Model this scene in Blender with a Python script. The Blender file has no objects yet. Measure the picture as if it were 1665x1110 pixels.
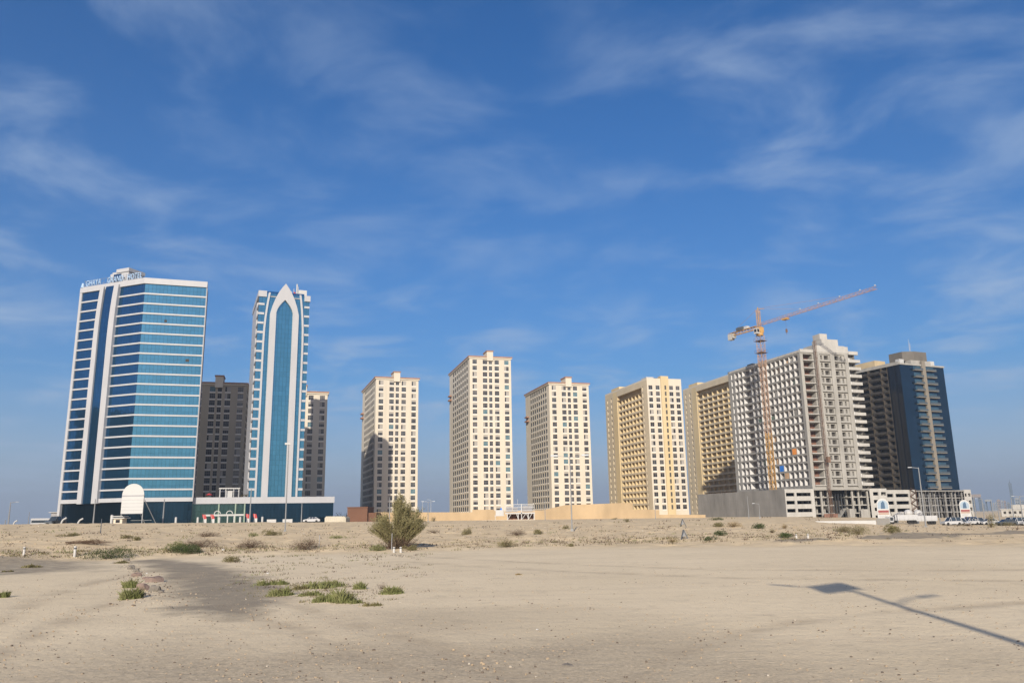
import bpy, math, random
import numpy as np
from math import sin, cos, pi, radians, sqrt, atan2, hypot, degrees
from mathutils import Vector, Matrix, noise
random.seed(11)
SC = bpy.context.scene
COL = SC.collection
# ------------------------------------------------------------------ camera
EYE = 1.7
PITCH, ROLL = radians(12.49), radians(1.0)
fw = Vector((0, cos(PITCH), sin(PITCH))); up0 = Vector((0, -sin(PITCH), cos(PITCH))); rt0 = Vector((1, 0, 0))
UPV = up0*cos(ROLL) + rt0*sin(ROLL); RTV = rt0*cos(ROLL) - up0*sin(ROLL)
cam = bpy.data.cameras.new('camera'); camo = bpy.data.objects.new('camera', cam); COL.objects.link(camo)
m = Matrix((RTV, UPV, -fw)).transposed().to_4x4(); m.translation = (0, 0, EYE)
camo.matrix_world = m
cam.sensor_width = 36; cam.lens = 36*1296/1665; cam.clip_start = 0.1; cam.clip_end = 30000
SC.camera = camo
# ------------------------------------------------------------------ sky and sun
SUN_AZ, SUN_EL = radians(187.0), radians(22)
world = bpy.data.worlds.new('World'); SC.world = world; world.use_nodes = True
wt = world.node_tree; wt.nodes.clear()
def N(nt, typ, **k):
    n = nt.nodes.new(typ)
    for a, v in k.items(): setattr(n, a, v)
    return n
sky = N(wt, 'ShaderNodeTexSky', sky_type='NISHITA', sun_disc=False, sun_elevation=SUN_EL, sun_rotation=SUN_AZ,
        altitude=0, air_density=1.0, dust_density=0.8, ozone_density=3.0)
tc = N(wt, 'ShaderNodeTexCoord')
sep = N(wt, 'ShaderNodeSeparateXYZ'); wt.links.new(tc.outputs['Generated'], sep.inputs[0])
zc = N(wt, 'ShaderNodeMath', operation='MAXIMUM'); wt.links.new(sep.outputs['Z'], zc.inputs[0]); zc.inputs[1].default_value = 0.03
zz = N(wt, 'ShaderNodeMath', operation='ADD'); wt.links.new(zc.outputs[0], zz.inputs[0]); zz.inputs[1].default_value = 0.12
dx = N(wt, 'ShaderNodeMath', operation='DIVIDE'); wt.links.new(sep.outputs['X'], dx.inputs[0]); wt.links.new(zz.outputs[0], dx.inputs[1])
dy = N(wt, 'ShaderNodeMath', operation='DIVIDE'); wt.links.new(sep.outputs['Y'], dy.inputs[0]); wt.links.new(zz.outputs[0], dy.inputs[1])
cb = N(wt, 'ShaderNodeCombineXYZ'); wt.links.new(dx.outputs[0], cb.inputs[0]); wt.links.new(dy.outputs[0], cb.inputs[1])
mp = N(wt, 'ShaderNodeMapping'); wt.links.new(cb.outputs[0], mp.inputs[0])
mp.inputs['Rotation'].default_value = (0, 0, radians(24)); mp.inputs['Scale'].default_value = (1.0, 1.15, 1); mp.inputs['Location'].default_value = (5.3, 4.4, 0)
n1 = N(wt, 'ShaderNodeTexNoise'); wt.links.new(mp.outputs[0], n1.inputs['Vector'])
n1.inputs['Scale'].default_value = 2.6; n1.inputs['Detail'].default_value = 10; n1.inputs['Roughness'].default_value = 0.55; n1.inputs['Distortion'].default_value = 0.38
n2 = N(wt, 'ShaderNodeTexNoise'); wt.links.new(mp.outputs[0], n2.inputs['Vector'])
n2.inputs['Scale'].default_value = 0.55; n2.inputs['Detail'].default_value = 4
r1 = N(wt, 'ShaderNodeMapRange', interpolation_type='SMOOTHSTEP'); wt.links.new(n1.outputs['Fac'], r1.inputs[0])
for i, v in zip((1, 2, 3, 4), (0.42, 0.78, 0, 1)): r1.inputs[i].default_value = v
r2 = N(wt, 'ShaderNodeMapRange', interpolation_type='SMOOTHSTEP'); wt.links.new(n2.outputs['Fac'], r2.inputs[0])
for i, v in zip((1, 2, 3, 4), (0.28, 0.60, 0.40, 1)): r2.inputs[i].default_value = v
cm = N(wt, 'ShaderNodeMath', operation='MULTIPLY'); wt.links.new(r1.outputs[0], cm.inputs[0]); wt.links.new(r2.outputs[0], cm.inputs[1])
cs = N(wt, 'ShaderNodeMath', operation='MULTIPLY', use_clamp=True); wt.links.new(cm.outputs[0], cs.inputs[0]); cs.inputs[1].default_value = 0.70
hs = N(wt, 'ShaderNodeHueSaturation'); wt.links.new(sky.outputs[0], hs.inputs['Color']); hs.inputs['Saturation'].default_value = 1.75
# milky air low over the horizon
he = N(wt, 'ShaderNodeMath', operation='MULTIPLY'); wt.links.new(zc.outputs[0], he.inputs[0]); he.inputs[1].default_value = -4.6
hx = N(wt, 'ShaderNodeMath', operation='EXPONENT'); wt.links.new(he.outputs[0], hx.inputs[0])
hk = N(wt, 'ShaderNodeMath', operation='MULTIPLY'); wt.links.new(hx.outputs[0], hk.inputs[0]); hk.inputs[1].default_value = 0.88
hmix = N(wt, 'ShaderNodeMix', data_type='RGBA'); wt.links.new(hk.outputs[0], hmix.inputs['Factor']); hmix.inputs['B'].default_value = (3.0, 4.25, 6.0, 1)
mixc = N(wt, 'ShaderNodeMix', data_type='RGBA'); wt.links.new(cs.outputs[0], mixc.inputs['Factor'])
tintn = N(wt, 'ShaderNodeMix', data_type='RGBA', blend_type='MULTIPLY'); tintn.inputs['Factor'].default_value = 1.0; wt.links.new(hs.outputs[0], tintn.inputs['A']); tintn.inputs['B'].default_value = (1.08, 0.90, 1.12, 1); wt.links.new(tintn.outputs['Result'], hmix.inputs['A']); wt.links.new(hmix.outputs['Result'], mixc.inputs['A']); mixc.inputs['B'].default_value = (3.9, 5.1, 7.0, 1)
# pale dusty glow of the sky around the sun, behind the camera
sdir = N(wt, 'ShaderNodeVectorMath', operation='DOT_PRODUCT'); wt.links.new(tc.outputs['Generated'], sdir.inputs[0])
sdir.inputs[1].default_value = (sin(SUN_AZ)*cos(SUN_EL), cos(SUN_AZ)*cos(SUN_EL), sin(SUN_EL))
smx = N(wt, 'ShaderNodeMath', operation='MAXIMUM'); wt.links.new(sdir.outputs['Value'], smx.inputs[0]); smx.inputs[1].default_value = 0.0
spw = N(wt, 'ShaderNodeMath', operation='POWER'); wt.links.new(smx.outputs[0], spw.inputs[0]); spw.inputs[1].default_value = 3.0
glow = N(wt, 'ShaderNodeMix', data_type='RGBA', blend_type='ADD'); wt.links.new(spw.outputs[0], glow.inputs['Factor']); wt.links.new(mixc.outputs['Result'], glow.inputs['A']); glow.inputs['B'].default_value = (6.5, 5.6, 4.4, 1)
bg = N(wt, 'ShaderNodeBackground'); wt.links.new(glow.outputs['Result'], bg.inputs[0]); bg.inputs[1].default_value = 0.061
wo = N(wt, 'ShaderNodeOutputWorld'); wt.links.new(bg.outputs[0], wo.inputs[0])
sun = bpy.data.lights.new('sun', 'SUN'); sun.energy = 4.2; sun.angle = radians(0.53); sun.color = (1.0, 0.90, 0.76)
suno = bpy.data.objects.new('sun', sun); COL.objects.link(suno)
sd = Vector((sin(SUN_AZ)*cos(SUN_EL), cos(SUN_AZ)*cos(SUN_EL), sin(SUN_EL)))
suno.rotation_euler = sd.to_track_quat('Z', 'Y').to_euler()
vs = SC.view_settings; vs.view_transform = 'Standard'; vs.look = 'None'; vs.exposure = 0.75; vs.gamma = 1; vs.use_curve_mapping = False
SC.cycles.volume_bounces = 0; SC.cycles.max_bounces = 6; SC.cycles.volume_step_rate = 5

# ------------------------------------------------------------------ helpers
def tag(o, label=None, cat=None, group=None, kind=None):
    if label: o['label'] = label
    if cat: o['category'] = cat
    if group: o['group'] = group
    if kind: o['kind'] = kind
    return o
def empty(name, loc=(0, 0, 0), rz=0.0, label=None, cat=None, group=None):
    o = bpy.data.objects.new(name, None); COL.objects.link(o); o.empty_display_size = 0.3
    o.location = loc; o.rotation_euler = (0, 0, rz)
    return tag(o, label, cat, group)
def children(o): return [c for c in bpy.data.objects if c.parent == o]
def copy_tree(o, parent=None):
    c = o.copy(); COL.objects.link(c); c.parent = parent
    for ch in children(o): copy_tree(ch, c)
    return c
class MB:
    def __init__(s): s.v = []; s.f = []; s.m = []
    def face(s, pts, m=0):
        n = len(s.v); s.v += [tuple(p) for p in pts]; s.f.append(tuple(range(n, n+len(pts)))); s.m.append(m)
    def box(s, x0, y0, z0, x1, y1, z1, m=0):
        n = len(s.v)
        s.v += [(x0, y0, z0), (x1, y0, z0), (x1, y1, z0), (x0, y1, z0), (x0, y0, z1), (x1, y0, z1), (x1, y1, z1), (x0, y1, z1)]
        for q in ((3, 2, 1, 0), (4, 5, 6, 7), (0, 1, 5, 4), (1, 2, 6, 5), (2, 3, 7, 6), (3, 0, 4, 7)):
            s.f.append(tuple(n+i for i in q)); s.m.append(m)
    def bar(s, a, b, r, m=0, n=4, r2=None):
        a = Vector(a); b = Vector(b); d = (b-a)
        if d.length < 1e-6: return
        d.normalize(); r2 = r if r2 is None else r2
        u = d.cross(Vector((0, 0, 1)))
        if u.length < 1e-3: u = Vector((1, 0, 0))
        u.normalize(); w = d.cross(u); k = len(s.v)
        for c, rr in ((a, r), (b, r2)):
            for i in range(n):
                t = 2*pi*(i+.5)/n; s.v.append(tuple(c + u*(cos(t)*rr) + w*(sin(t)*rr)))
        for i in range(n):
            j = (i+1) % n; s.f.append((k+i, k+j, k+n+j, k+n+i)); s.m.append(m)
        s.f.append(tuple(k+i for i in range(n))[::-1]); s.m.append(m)
        s.f.append(tuple(k+n+i for i in range(n))); s.m.append(m)
    def prism(s, poly, z0, z1, m=0, mtop=None):
        n = len(poly)
        for i in range(n):
            a = poly[i]; b = poly[(i+1) % n]
            s.face([(a[0], a[1], z0), (b[0], b[1], z0), (b[0], b[1], z1), (a[0], a[1], z1)], m)
        s.face([(p[0], p[1], z1) for p in poly], m if mtop is None else mtop)
        s.face([(p[0], p[1], z0) for p in poly][::-1], m)
    def extrude_xz(s, poly, y0, y1, m=0):
        """outline in x,z extruded in y"""
        n = len(poly)
        for i in range(n):
            a = poly[i]; b = poly[(i+1) % n]
            s.face([(a[0], y0, a[1]), (b[0], y0, b[1]), (b[0], y1, b[1]), (a[0], y1, a[1])], m)
        s.face([(p[0], y0, p[1]) for p in poly], m); s.face([(p[0], y1, p[1]) for p in poly][::-1], m)
    def facade(s, O, U, Nn, u0, u1, z0, z1, cols, rows, depth, m=0, mrev=None, mback=None, mtop=None):
        """wall in plane through O along U (unit xy) with rectangular openings recessed by depth against normal Nn"""
        mrev = m if mrev is None else mrev
        def P(u, z, d=0): return (O[0]+U[0]*u-Nn[0]*d, O[1]+U[1]*u-Nn[1]*d, z)
        def Q(a, b, c, d, mm): s.face([P(a, c), P(b, c), P(b, d), P(a, d)], mm)
        zc_ = z0
        for (ra, rb) in sorted(rows):
            if ra > zc_: Q(u0, u1, zc_, ra, m)
            uc = u0
            for (ca, cb_) in sorted(cols):
                if ca > uc: Q(uc, ca, ra, rb, m)
                s.face([P(ca, ra), P(cb_, ra), P(cb_, ra, depth), P(ca, ra, depth)], mrev)
                s.face([P(ca, rb), P(cb_, rb), P(cb_, rb, depth), P(ca, rb, depth)], mrev if mtop is None else mtop)
                s.face([P(ca, ra), P(ca, rb), P(ca, rb, depth), P(ca, ra, depth)], mrev)
                s.face([P(cb_, ra), P(cb_, rb), P(cb_, rb, depth), P(cb_, ra, depth)], mrev)
                if mback is not None: s.face([P(ca, ra, depth), P(cb_, ra, depth), P(cb_, rb, depth), P(ca, rb, depth)], mback)
                uc = cb_
            if uc < u1: Q(uc, u1, ra, rb, m)
            zc_ = rb
        if zc_ < z1: Q(u0, u1, zc_, z1, m)
    def build(s, name, mats, parent=None, loc=None, rz=0.0, smooth=False):
        me = bpy.data.meshes.new(name); me.from_pydata(s.v, [], s.f)
        if not isinstance(mats, (list, tuple)): mats = [mats]
        for x in mats: me.materials.append(x)
        if len(mats) > 1: me.polygons.foreach_set('material_index', s.m)
        if smooth: me.polygons.foreach_set('use_smooth', [True]*len(me.polygons))
        me.update()
        o = bpy.data.objects.new(name, me); COL.objects.link(o); o.parent = parent
        if loc is not None: o.location = loc
        o.rotation_euler = (0, 0, rz)
        return o
def dup_part(o, loc, rz=None):
    c = o.copy(); COL.objects.link(c); c.location = loc
    if rz is not None: c.rotation_euler = (0, 0, rz)
    for ch in children(o):
        d = ch.copy(); COL.objects.link(d); d.parent = c
    return c
def repeat_part(name, variants, spots, parent, limit=100):
    """variants: list of (MB, mats); spots: list of (loc, rz). first `limit` as parts, the rest as one stuff part"""
    protos = {}
    for i, (loc, rz) in enumerate(spots[:limit]):
        k = random.randrange(len(variants))
        if k not in protos: protos[k] = variants[k][0].build(name, variants[k][1], parent, loc, rz)
        else: dup_part(protos[k], loc, rz)
    rest = spots[limit:]
    if rest:
        mats = []; b = MB()
        for loc, rz in rest:
            vb, vm = random.choice(variants)
            vm = vm if isinstance(vm, (list, tuple)) else [vm]
            idx = []
            for x in vm:
                if x not in mats: mats.append(x)
                idx.append(mats.index(x))
            n = len(b.v); c, s_ = cos(rz), sin(rz)
            b.v += [(loc[0]+c*x-s_*y, loc[1]+s_*x+c*y, loc[2]+z) for x, y, z in vb.v]
            b.f += [tuple(n+i for i in f) for f in vb.f]; b.m += [idx[i] for i in vb.m]
        tag(b.build(name, mats, parent), kind='stuff')

# ------------------------------------------------------------------ materials
def mat(name, col, rough=0.8, metal=0.0, var=0.12, scale=0.25, streak=0.0, bump=0.0, bscale=20.0, spec=0.3, col2=None, detail=5):
    mt = bpy.data.materials.new(name); mt.use_nodes = True; nt = mt.node_tree; b = nt.nodes['Principled BSDF']
    b.inputs['Roughness'].default_value = rough; b.inputs['Metallic'].default_value = metal
    b.inputs['Specular IOR Level'].default_value = spec
    g = N(nt, 'ShaderNodeTexCoord'); 
    nz = N(nt, 'ShaderNodeTexNoise'); nz.inputs['Scale'].default_value = scale; nz.inputs['Detail'].default_value = detail; nz.inputs['Roughness'].default_value = 0.62
    mpn = N(nt, 'ShaderNodeMapping'); nt.links.new(g.outputs['Object'], mpn.inputs[0]); nt.links.new(mpn.outputs[0], nz.inputs['Vector'])
    if streak: mpn.inputs['Scale'].default_value = (1, 1, streak)
    mx = N(nt, 'ShaderNodeMix', data_type='RGBA'); 
    c = Vector(col[:3]); c2 = Vector(col2) if col2 else c*(1-var*1.6)
    mx.inputs['A'].default_value = (*[min(1, x*(1+var*.6)) for x in c], 1); mx.inputs['B'].default_value = (*c2, 1)
    mr = N(nt, 'ShaderNodeMapRange'); nt.links.new(nz.outputs['Fac'], mr.inputs[0]); mr.inputs[1].default_value = 0.3; mr.inputs[2].default_value = 0.72
    nt.links.new(mr.outputs[0], mx.inputs['Factor']); nt.links.new(mx.outputs['Result'], b.inputs['Base Color'])
    if bump:
        bz = N(nt, 'ShaderNodeTexNoise'); bz.inputs['Scale'].default_value = bscale; bz.inputs['Detail'].default_value = 4
        nt.links.new(g.outputs['Object'], bz.inputs['Vector'])
        bn = N(nt, 'ShaderNodeBump'); bn.inputs['Strength'].default_value = bump; bn.inputs['Distance'].default_value = 0.1
        nt.links.new(bz.outputs['Fac'], bn.inputs['Height']); nt.links.new(bn.outputs[0], b.inputs['Normal'])
    return mt
def glass_mat(name, col, metal=0.9, rough=0.04, px=1.3, pz=1.9, jit=0.003, tint=0.07, line=0.5, lw=0.08):
    """curtain wall: panes with slightly different tilt and tint, thin dark joints (all in the wall's own metres)"""
    mt = bpy.data.materials.new(name); mt.use_nodes = True; nt = mt.node_tree; b = nt.nodes['Principled BSDF']
    b.inputs['Metallic'].default_value = metal; b.inputs['Roughness'].default_value = rough
    L = nt.links.new
    g = N(nt, 'ShaderNodeTexCoord'); s = N(nt, 'ShaderNodeSeparateXYZ'); L(g.outputs['Object'], s.inputs[0])
    ax = N(nt, 'ShaderNodeMath', operation='ADD'); L(s.outputs['X'], ax.inputs[0]); L(s.outputs['Y'], ax.inputs[1])
    ux = N(nt, 'ShaderNodeMath', operation='DIVIDE'); L(ax.outputs[0], ux.inputs[0]); ux.inputs[1].default_value = px
    uz = N(nt, 'ShaderNodeMath', operation='DIVIDE'); L(s.outputs['Z'], uz.inputs[0]); uz.inputs[1].default_value = pz
    fx = N(nt, 'ShaderNodeMath', operation='FLOOR'); L(ux.outputs[0], fx.inputs[0]); fz = N(nt, 'ShaderNodeMath', operation='FLOOR'); L(uz.outputs[0], fz.inputs[0])
    cc = N(nt, 'ShaderNodeCombineXYZ'); L(fx.outputs[0], cc.inputs[0]); L(fz.outputs[0], cc.inputs[1])
    wn = N(nt, 'ShaderNodeTexWhiteNoise', noise_dimensions='3D'); L(cc.outputs[0], wn.inputs['Vector'])
    sub = N(nt, 'ShaderNodeVectorMath', operation='SUBTRACT'); L(wn.outputs['Color'], sub.inputs[0]); sub.inputs[1].default_value = (.5, .5, .5)
    sc_ = N(nt, 'ShaderNodeVectorMath', operation='SCALE'); L(sub.outputs[0], sc_.inputs[0]); sc_.inputs['Scale'].default_value = jit*2
    gn = N(nt, 'ShaderNodeNewGeometry'); ad = N(nt, 'ShaderNodeVectorMath', operation='ADD'); L(gn.outputs['Normal'], ad.inputs[0]); L(sc_.outputs[0], ad.inputs[1])
    no = N(nt, 'ShaderNodeVectorMath', operation='NORMALIZE'); L(ad.outputs[0], no.inputs[0]); L(no.outputs[0], b.inputs['Normal'])
    mx = N(nt, 'ShaderNodeMix', data_type='RGBA'); L(wn.outputs['Value'], mx.inputs['Factor'])
    mx.inputs['A'].default_value = (*[x*(1-tint) for x in col], 1); mx.inputs['B'].default_value = (*[min(1, x*(1+tint)) for x in col], 1)
    # joints
    frx = N(nt, 'ShaderNodeMath', operation='FRACT'); L(ux.outputs[0], frx.inputs[0]); frz = N(nt, 'ShaderNodeMath', operation='FRACT'); L(uz.outputs[0], frz.inputs[0])
    lx = N(nt, 'ShaderNodeMath', operation='LESS_THAN'); L(frx.outputs[0], lx.inputs[0]); lx.inputs[1].default_value = lw/px*1.4
    lz = N(nt, 'ShaderNodeMath', operation='LESS_THAN'); L(frz.outputs[0], lz.inputs[0]); lz.inputs[1].default_value = lw/pz
    mxx = N(nt, 'ShaderNodeMath', operation='MAXIMUM'); L(lx.outputs[0], mxx.inputs[0]); L(lz.outputs[0], mxx.inputs[1])
    m2 = N(nt, 'ShaderNodeMix', data_type='RGBA'); L(mxx.outputs[0], m2.inputs['Factor']); L(mx.outputs['Result'], m2.inputs['A'])
    m2.inputs['B'].default_value = (*[x*line for x in col], 1); L(m2.outputs['Result'], b.inputs['Base Color'])
    return mt
CREAM = mat('cream_render', (0.505, 0.455, 0.370), 0.85, var=0.07, scale=0.12, streak=0.25)
CREAM3 = mat('sandy_render', (0.470, 0.400, 0.285), 0.85, var=0.08, scale=0.15, streak=0.25)
CREAM_SHADE = mat('shaded_cream_render', (0.34, 0.295, 0.225), 0.85, var=0.08, scale=0.12, streak=0.25)  # same cream render, with the hotel's shade darkened into its colour
CREAM2 = mat('cream_side_render', (0.500, 0.455, 0.375), 0.85, var=0.08, scale=0.15, streak=0.25)
SILLW = mat('white_sill', (0.580, 0.550, 0.500), 0.8, var=0.06)
TERRA = mat('terracotta_cornice', (0.300, 0.165, 0.110), 0.8, var=0.15)
YELLOW = mat('ochre_render', (0.500, 0.400, 0.235), 0.85, var=0.08, scale=0.12, streak=0.3)
OCHRE_D = mat('ochre_cell', (0.420, 0.330, 0.200), 0.85, var=0.1)
TAN = mat('tan_render', (0.385, 0.285, 0.170), 0.9, var=0.16, scale=0.12, streak=0.4)
BROWN = mat('brown_render', (0.130, 0.065, 0.040), 0.9, var=0.15, scale=0.1)
CONC = mat('raw_concrete', (0.295, 0.285, 0.260), 0.9, var=0.16, scale=0.35, streak=0.35, bump=0.2, bscale=3)
CONCG = mat('grey_concrete', (0.210, 0.203, 0.189), 0.9, var=0.2, scale=0.22, streak=0.3)
CONCL = mat('pale_concrete', (0.370, 0.360, 0.335), 0.9, var=0.12, scale=0.4, streak=0.3)
WHITEP = mat('white_plaster', (0.500, 0.495, 0.485), 0.85, var=0.07, scale=0.5)
WHITE = mat('white_paint', (0.400, 0.400, 0.390), 0.6, var=0.06, scale=0.3, streak=0.3)
CLAD = mat('white_cladding', (0.345, 0.350, 0.365), 0.45, var=0.05, scale=0.3, streak=0.3)
DARKIN = mat('dark_interior', (0.05, 0.045, 0.04), 0.9, var=0.3, scale=0.4)
BRICKR = mat('red_block_infill', (0.20, 0.11, 0.08), 0.9, var=0.35, scale=0.8)
BLUE = mat('blue_sheet', (0.02, 0.16, 0.55), 0.6)
ORANGE = mat('orange_sheet', (0.65, 0.25, 0.06), 0.6)
STEEL = mat('galvanised_steel', (0.250, 0.255, 0.260), 0.5, 0.3, var=0.1, scale=1)
DSTEEL = mat('dark_steel', (0.10, 0.11, 0.12), 0.6, 0.3, var=0.2)
CRANEY = mat('crane_orange', (0.420, 0.270, 0.180), 0.6, var=0.2, scale=0.3)
CRANEO = mat('crane_amber', (0.450, 0.260, 0.080), 0.6, var=0.2, scale=0.3)
CRANER = mat('crane_jib_red', (0.380, 0.230, 0.160), 0.6, var=0.2, scale=0.3)
RUST = mat('brown_steel', (0.16, 0.10, 0.07), 0.8, var=0.3, scale=1)
RED = mat('red_cloth', (0.360, 0.040, 0.040), 0.7)
ROOF = mat('roof_grey', (0.35, 0.33, 0.30), 0.9)
BEIGE = mat('beige_cladding', (0.185, 0.165, 0.135), 0.8, var=0.1, scale=0.3, streak=0.3)
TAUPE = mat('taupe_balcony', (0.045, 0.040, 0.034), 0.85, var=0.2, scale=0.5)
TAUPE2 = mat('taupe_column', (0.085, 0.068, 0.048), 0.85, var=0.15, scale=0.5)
G_TEAL = glass_mat('teal_glass', (0.080, 0.240, 0.340), 0.85, 0.05)
G_BLUE = glass_mat('blue_glass', (0.030, 0.120, 0.245), 0.85, 0.05)
G_NAVY = glass_mat('navy_glass', (0.013, 0.042, 0.068), 0.8, 0.06, px=1.3, pz=3.2, tint=0.12)
G_GREEN = glass_mat('green_glass', (0.05, 0.10, 0.09), 0.7, 0.08, px=1.6, pz=3.0)
G_DARKBLUE = glass_mat('dark_blue_glass', (0.014, 0.042, 0.078), 0.75, 0.08, px=1.5, pz=3.4, tint=0.12)
G_BLACK = glass_mat('black_glass', (0.010, 0.014, 0.022), 0.5, 0.1, px=1.5, pz=3.4)
def winmat(name, col, spec=0.4):
    return mat(name, col, 0.08, 0.0, var=0.25, scale=0.6, spec=spec)
WGL = [winmat('window_glass_dark', (0.020, 0.020, 0.024)), winmat('window_glass_curtained', (0.075, 0.070, 0.070)),
       winmat('window_glass_teal', (0.07, 0.15, 0.18)), winmat('window_glass_grey', (0.040, 0.045, 0.052))]
FRAMEM = mat('window_frame_grey', (0.300, 0.285, 0.260), 0.6)
TYRE = mat('tyre', (0.02, 0.02, 0.02), 0.9)
CARGL = winmat('car_glass', (0.03, 0.04, 0.05), 1.0)

# ------------------------------------------------------------------ ground shape
PL = [(-400, 2.5), (-120, 2.3), (-80, 2.0), (0, 1.05), (27, 0.75), (51, 0.35), (57, -0.15), (64, -0.5), (72, -1.1), (80, -1.8), (120, -2.5), (400, -2.8)]
def plateau(q):
    if q <= PL[0][0]: return PL[0][1]
    for (a, za), (b, zb) in zip(PL, PL[1:]):
        if q <= b: return za + (zb-za)*(q-a)/(b-a)
    return PL[-1][1]
def gz(x, y):
    d = hypot(x, y)
    if d < 1e-6: return 0.0
    if y > 1:
        q = max(-400, min(400, x/y*150)); pz = plateau(q)
    else: pz = 2.5 if x < 0 else -2.2
    t = min(1.0, max(0.0, (d-47)/100))
    if y < 0: t *= 0 if y < -200 else 1+y/200
    z = pz*t
    n = noise.noise((x*0.11, y*0.11, 3.3)); n2 = noise.noise((x*0.42, y*0.42, 9.1)); n3 = noise.noise((x*1.5, y*1.5, 1.7))
    far = min(1.0, max(0.0, (d-44)/6))
    if d < 260:
        fade = 1.0 if d < 150 else max(0.0, 1-(d-150)/110)
        z += (0.03*n + 0.007*n2 + 0.003*n3)*(1-far) + far*fade*(0.20*n + 0.19*n2 + 0.10*n3)
        z += far*0.22*math.exp(-((d-50)/3.2)**2)*(0.6+0.8*n)
    return z
def ray(px, py): return fw*1296.0 + RTV*(px-832.5) - UPV*(py-555)
def hit(px, py):
    """ground point seen at a place of the photograph"""
    d = ray(px, py); d.normalize(); t = 3.0; prev = t
    while t < 4000:
        if EYE+d.z*t < gz(d.x*t, d.y*t): break
        prev = t; t += 0.25 if t < 200 else 4
    for _ in range(12):
        mid = (prev+t)/2
        if EYE+d.z*mid < gz(d.x*mid, d.y*mid): t = mid
        else: prev = mid
    return Vector((d.x*t, d.y*t, gz(d.x*t, d.y*t)))
def atY(px, py, Y):
    d = ray(px, py); k = Y/d.y
    return Vector((d.x*k, Y, EYE+d.z*k))
def span(p, px): return px*p.length/1296.0     # metres covered by px pixels at p
# ------------------------------------------------------------------ ground sheet
def axis(lo, hi, f_near, s_near, f_far):
    out = []; d = 0.0
    while d < hi:
        out.append(d); st = max(s_near, f_near*d) if d < 200 else f_far*d
        d += st
    neg = []; d = 0.0
    while d < -lo:
        d += max(s_near, f_near*d) if d < 200 else f_far*d
        neg.append(-d)
    return neg[::-1] + out
XS = axis(-9000, 9000, 0.012, 0.22, 0.06)
YS = [y for y in axis(-1, 9000, 0.010, 0.15, 0.05) if y >= 0]
YS = [-6000, -2500, -1000, -400, -200, -120, -70, -40, -20, -10, -5, -2] + YS
def sdf_poly(px, py, poly):
    d = 1e9; inside = False; n = len(poly)
    for i in range(n):
        ax, ay = poly[i]; bx, by = poly[(i+1) % n]
        ex, ey = bx-ax, by-ay; wx, wy = px-ax, py-ay
        t = max(0, min(1, (wx*ex+wy*ey)/(ex*ex+ey*ey+1e-9)))
        d = min(d, hypot(wx-ex*t, wy-ey*t))
        if (ay > py) != (by > py) and px < (bx-ax)*(py-ay)/(by-ay)+ax: inside = not inside
    return d if inside else -d
def flat(px, py):
    d = ray(px, py); k = EYE/-d.z
    return (d.x*k, d.y*k)
PATCH = {
    'track': [(212, 911), (262, 907), (335, 914), (402, 930), (445, 952), (480, 972), (455, 992), (395, 1008), (330, 1006), (285, 990), (262, 966), (258, 945), (232, 924)],
    'yard': [(-120, 909), (0, 906), (100, 907), (165, 911), (200, 920), (188, 930), (110, 930), (40, 935), (-120, 940)],
}
PW = {k: [flat(*p) for p in v] for k, v in PATCH.items()}
PB = {k: (min(p[0] for p in v)-2, max(p[0] for p in v)+2, min(p[1] for p in v)-2, max(p[1] for p in v)+2) for k, v in PW.items()}
RL = [hit(px, py) for px, py in ((1180, 884), (1300, 877), (1450, 872), (1560, 868), (1664, 864))]   # far road centre line
RLN = [(p.x, p.y) for p in RL]; e_ = (RL[-1]-RL[-2]).normalized(); RLN.append((RL[-1].x+e_.x*80, RL[-1].y+e_.y*80))
def road_d(x, y):
    best = -9
    for i in range(len(RLN)-1):
        ax, ay = RLN[i]; bx, by = RLN[i+1]; ex, ey = bx-ax, by-ay
        t = max(0, min(1, ((x-ax)*ex+(y-ay)*ey)/(ex*ex+ey*ey)))
        u = (i+t)/(len(RLN)-1); w = 0.5+3.2*min(1, u*1.15)
        best = max(best, w-hypot(x-ax-ex*t, y-ay-ey*t))
    return best
TRK = []
for pts in ([(-60, 1040), (60, 975), (150, 948), (260, 925)], [(-60, 1090), (120, 1000), (260, 955), (330, 930)], [(420, 960), (560, 1008), (700, 1045), (900, 1120)], [(380, 985), (520, 1035), (640, 1085), (720, 1120)],
            [(700, 905), (900, 915), (1150, 925), (1500, 928), (1700, 925)], [(650, 912), (900, 927), (1200, 940), (1700, 944)], [(1000, 1120), (1150, 1040), (1350, 1000), (1700, 975)]):
    TRK.append([flat(*p) for p in pts])
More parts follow.
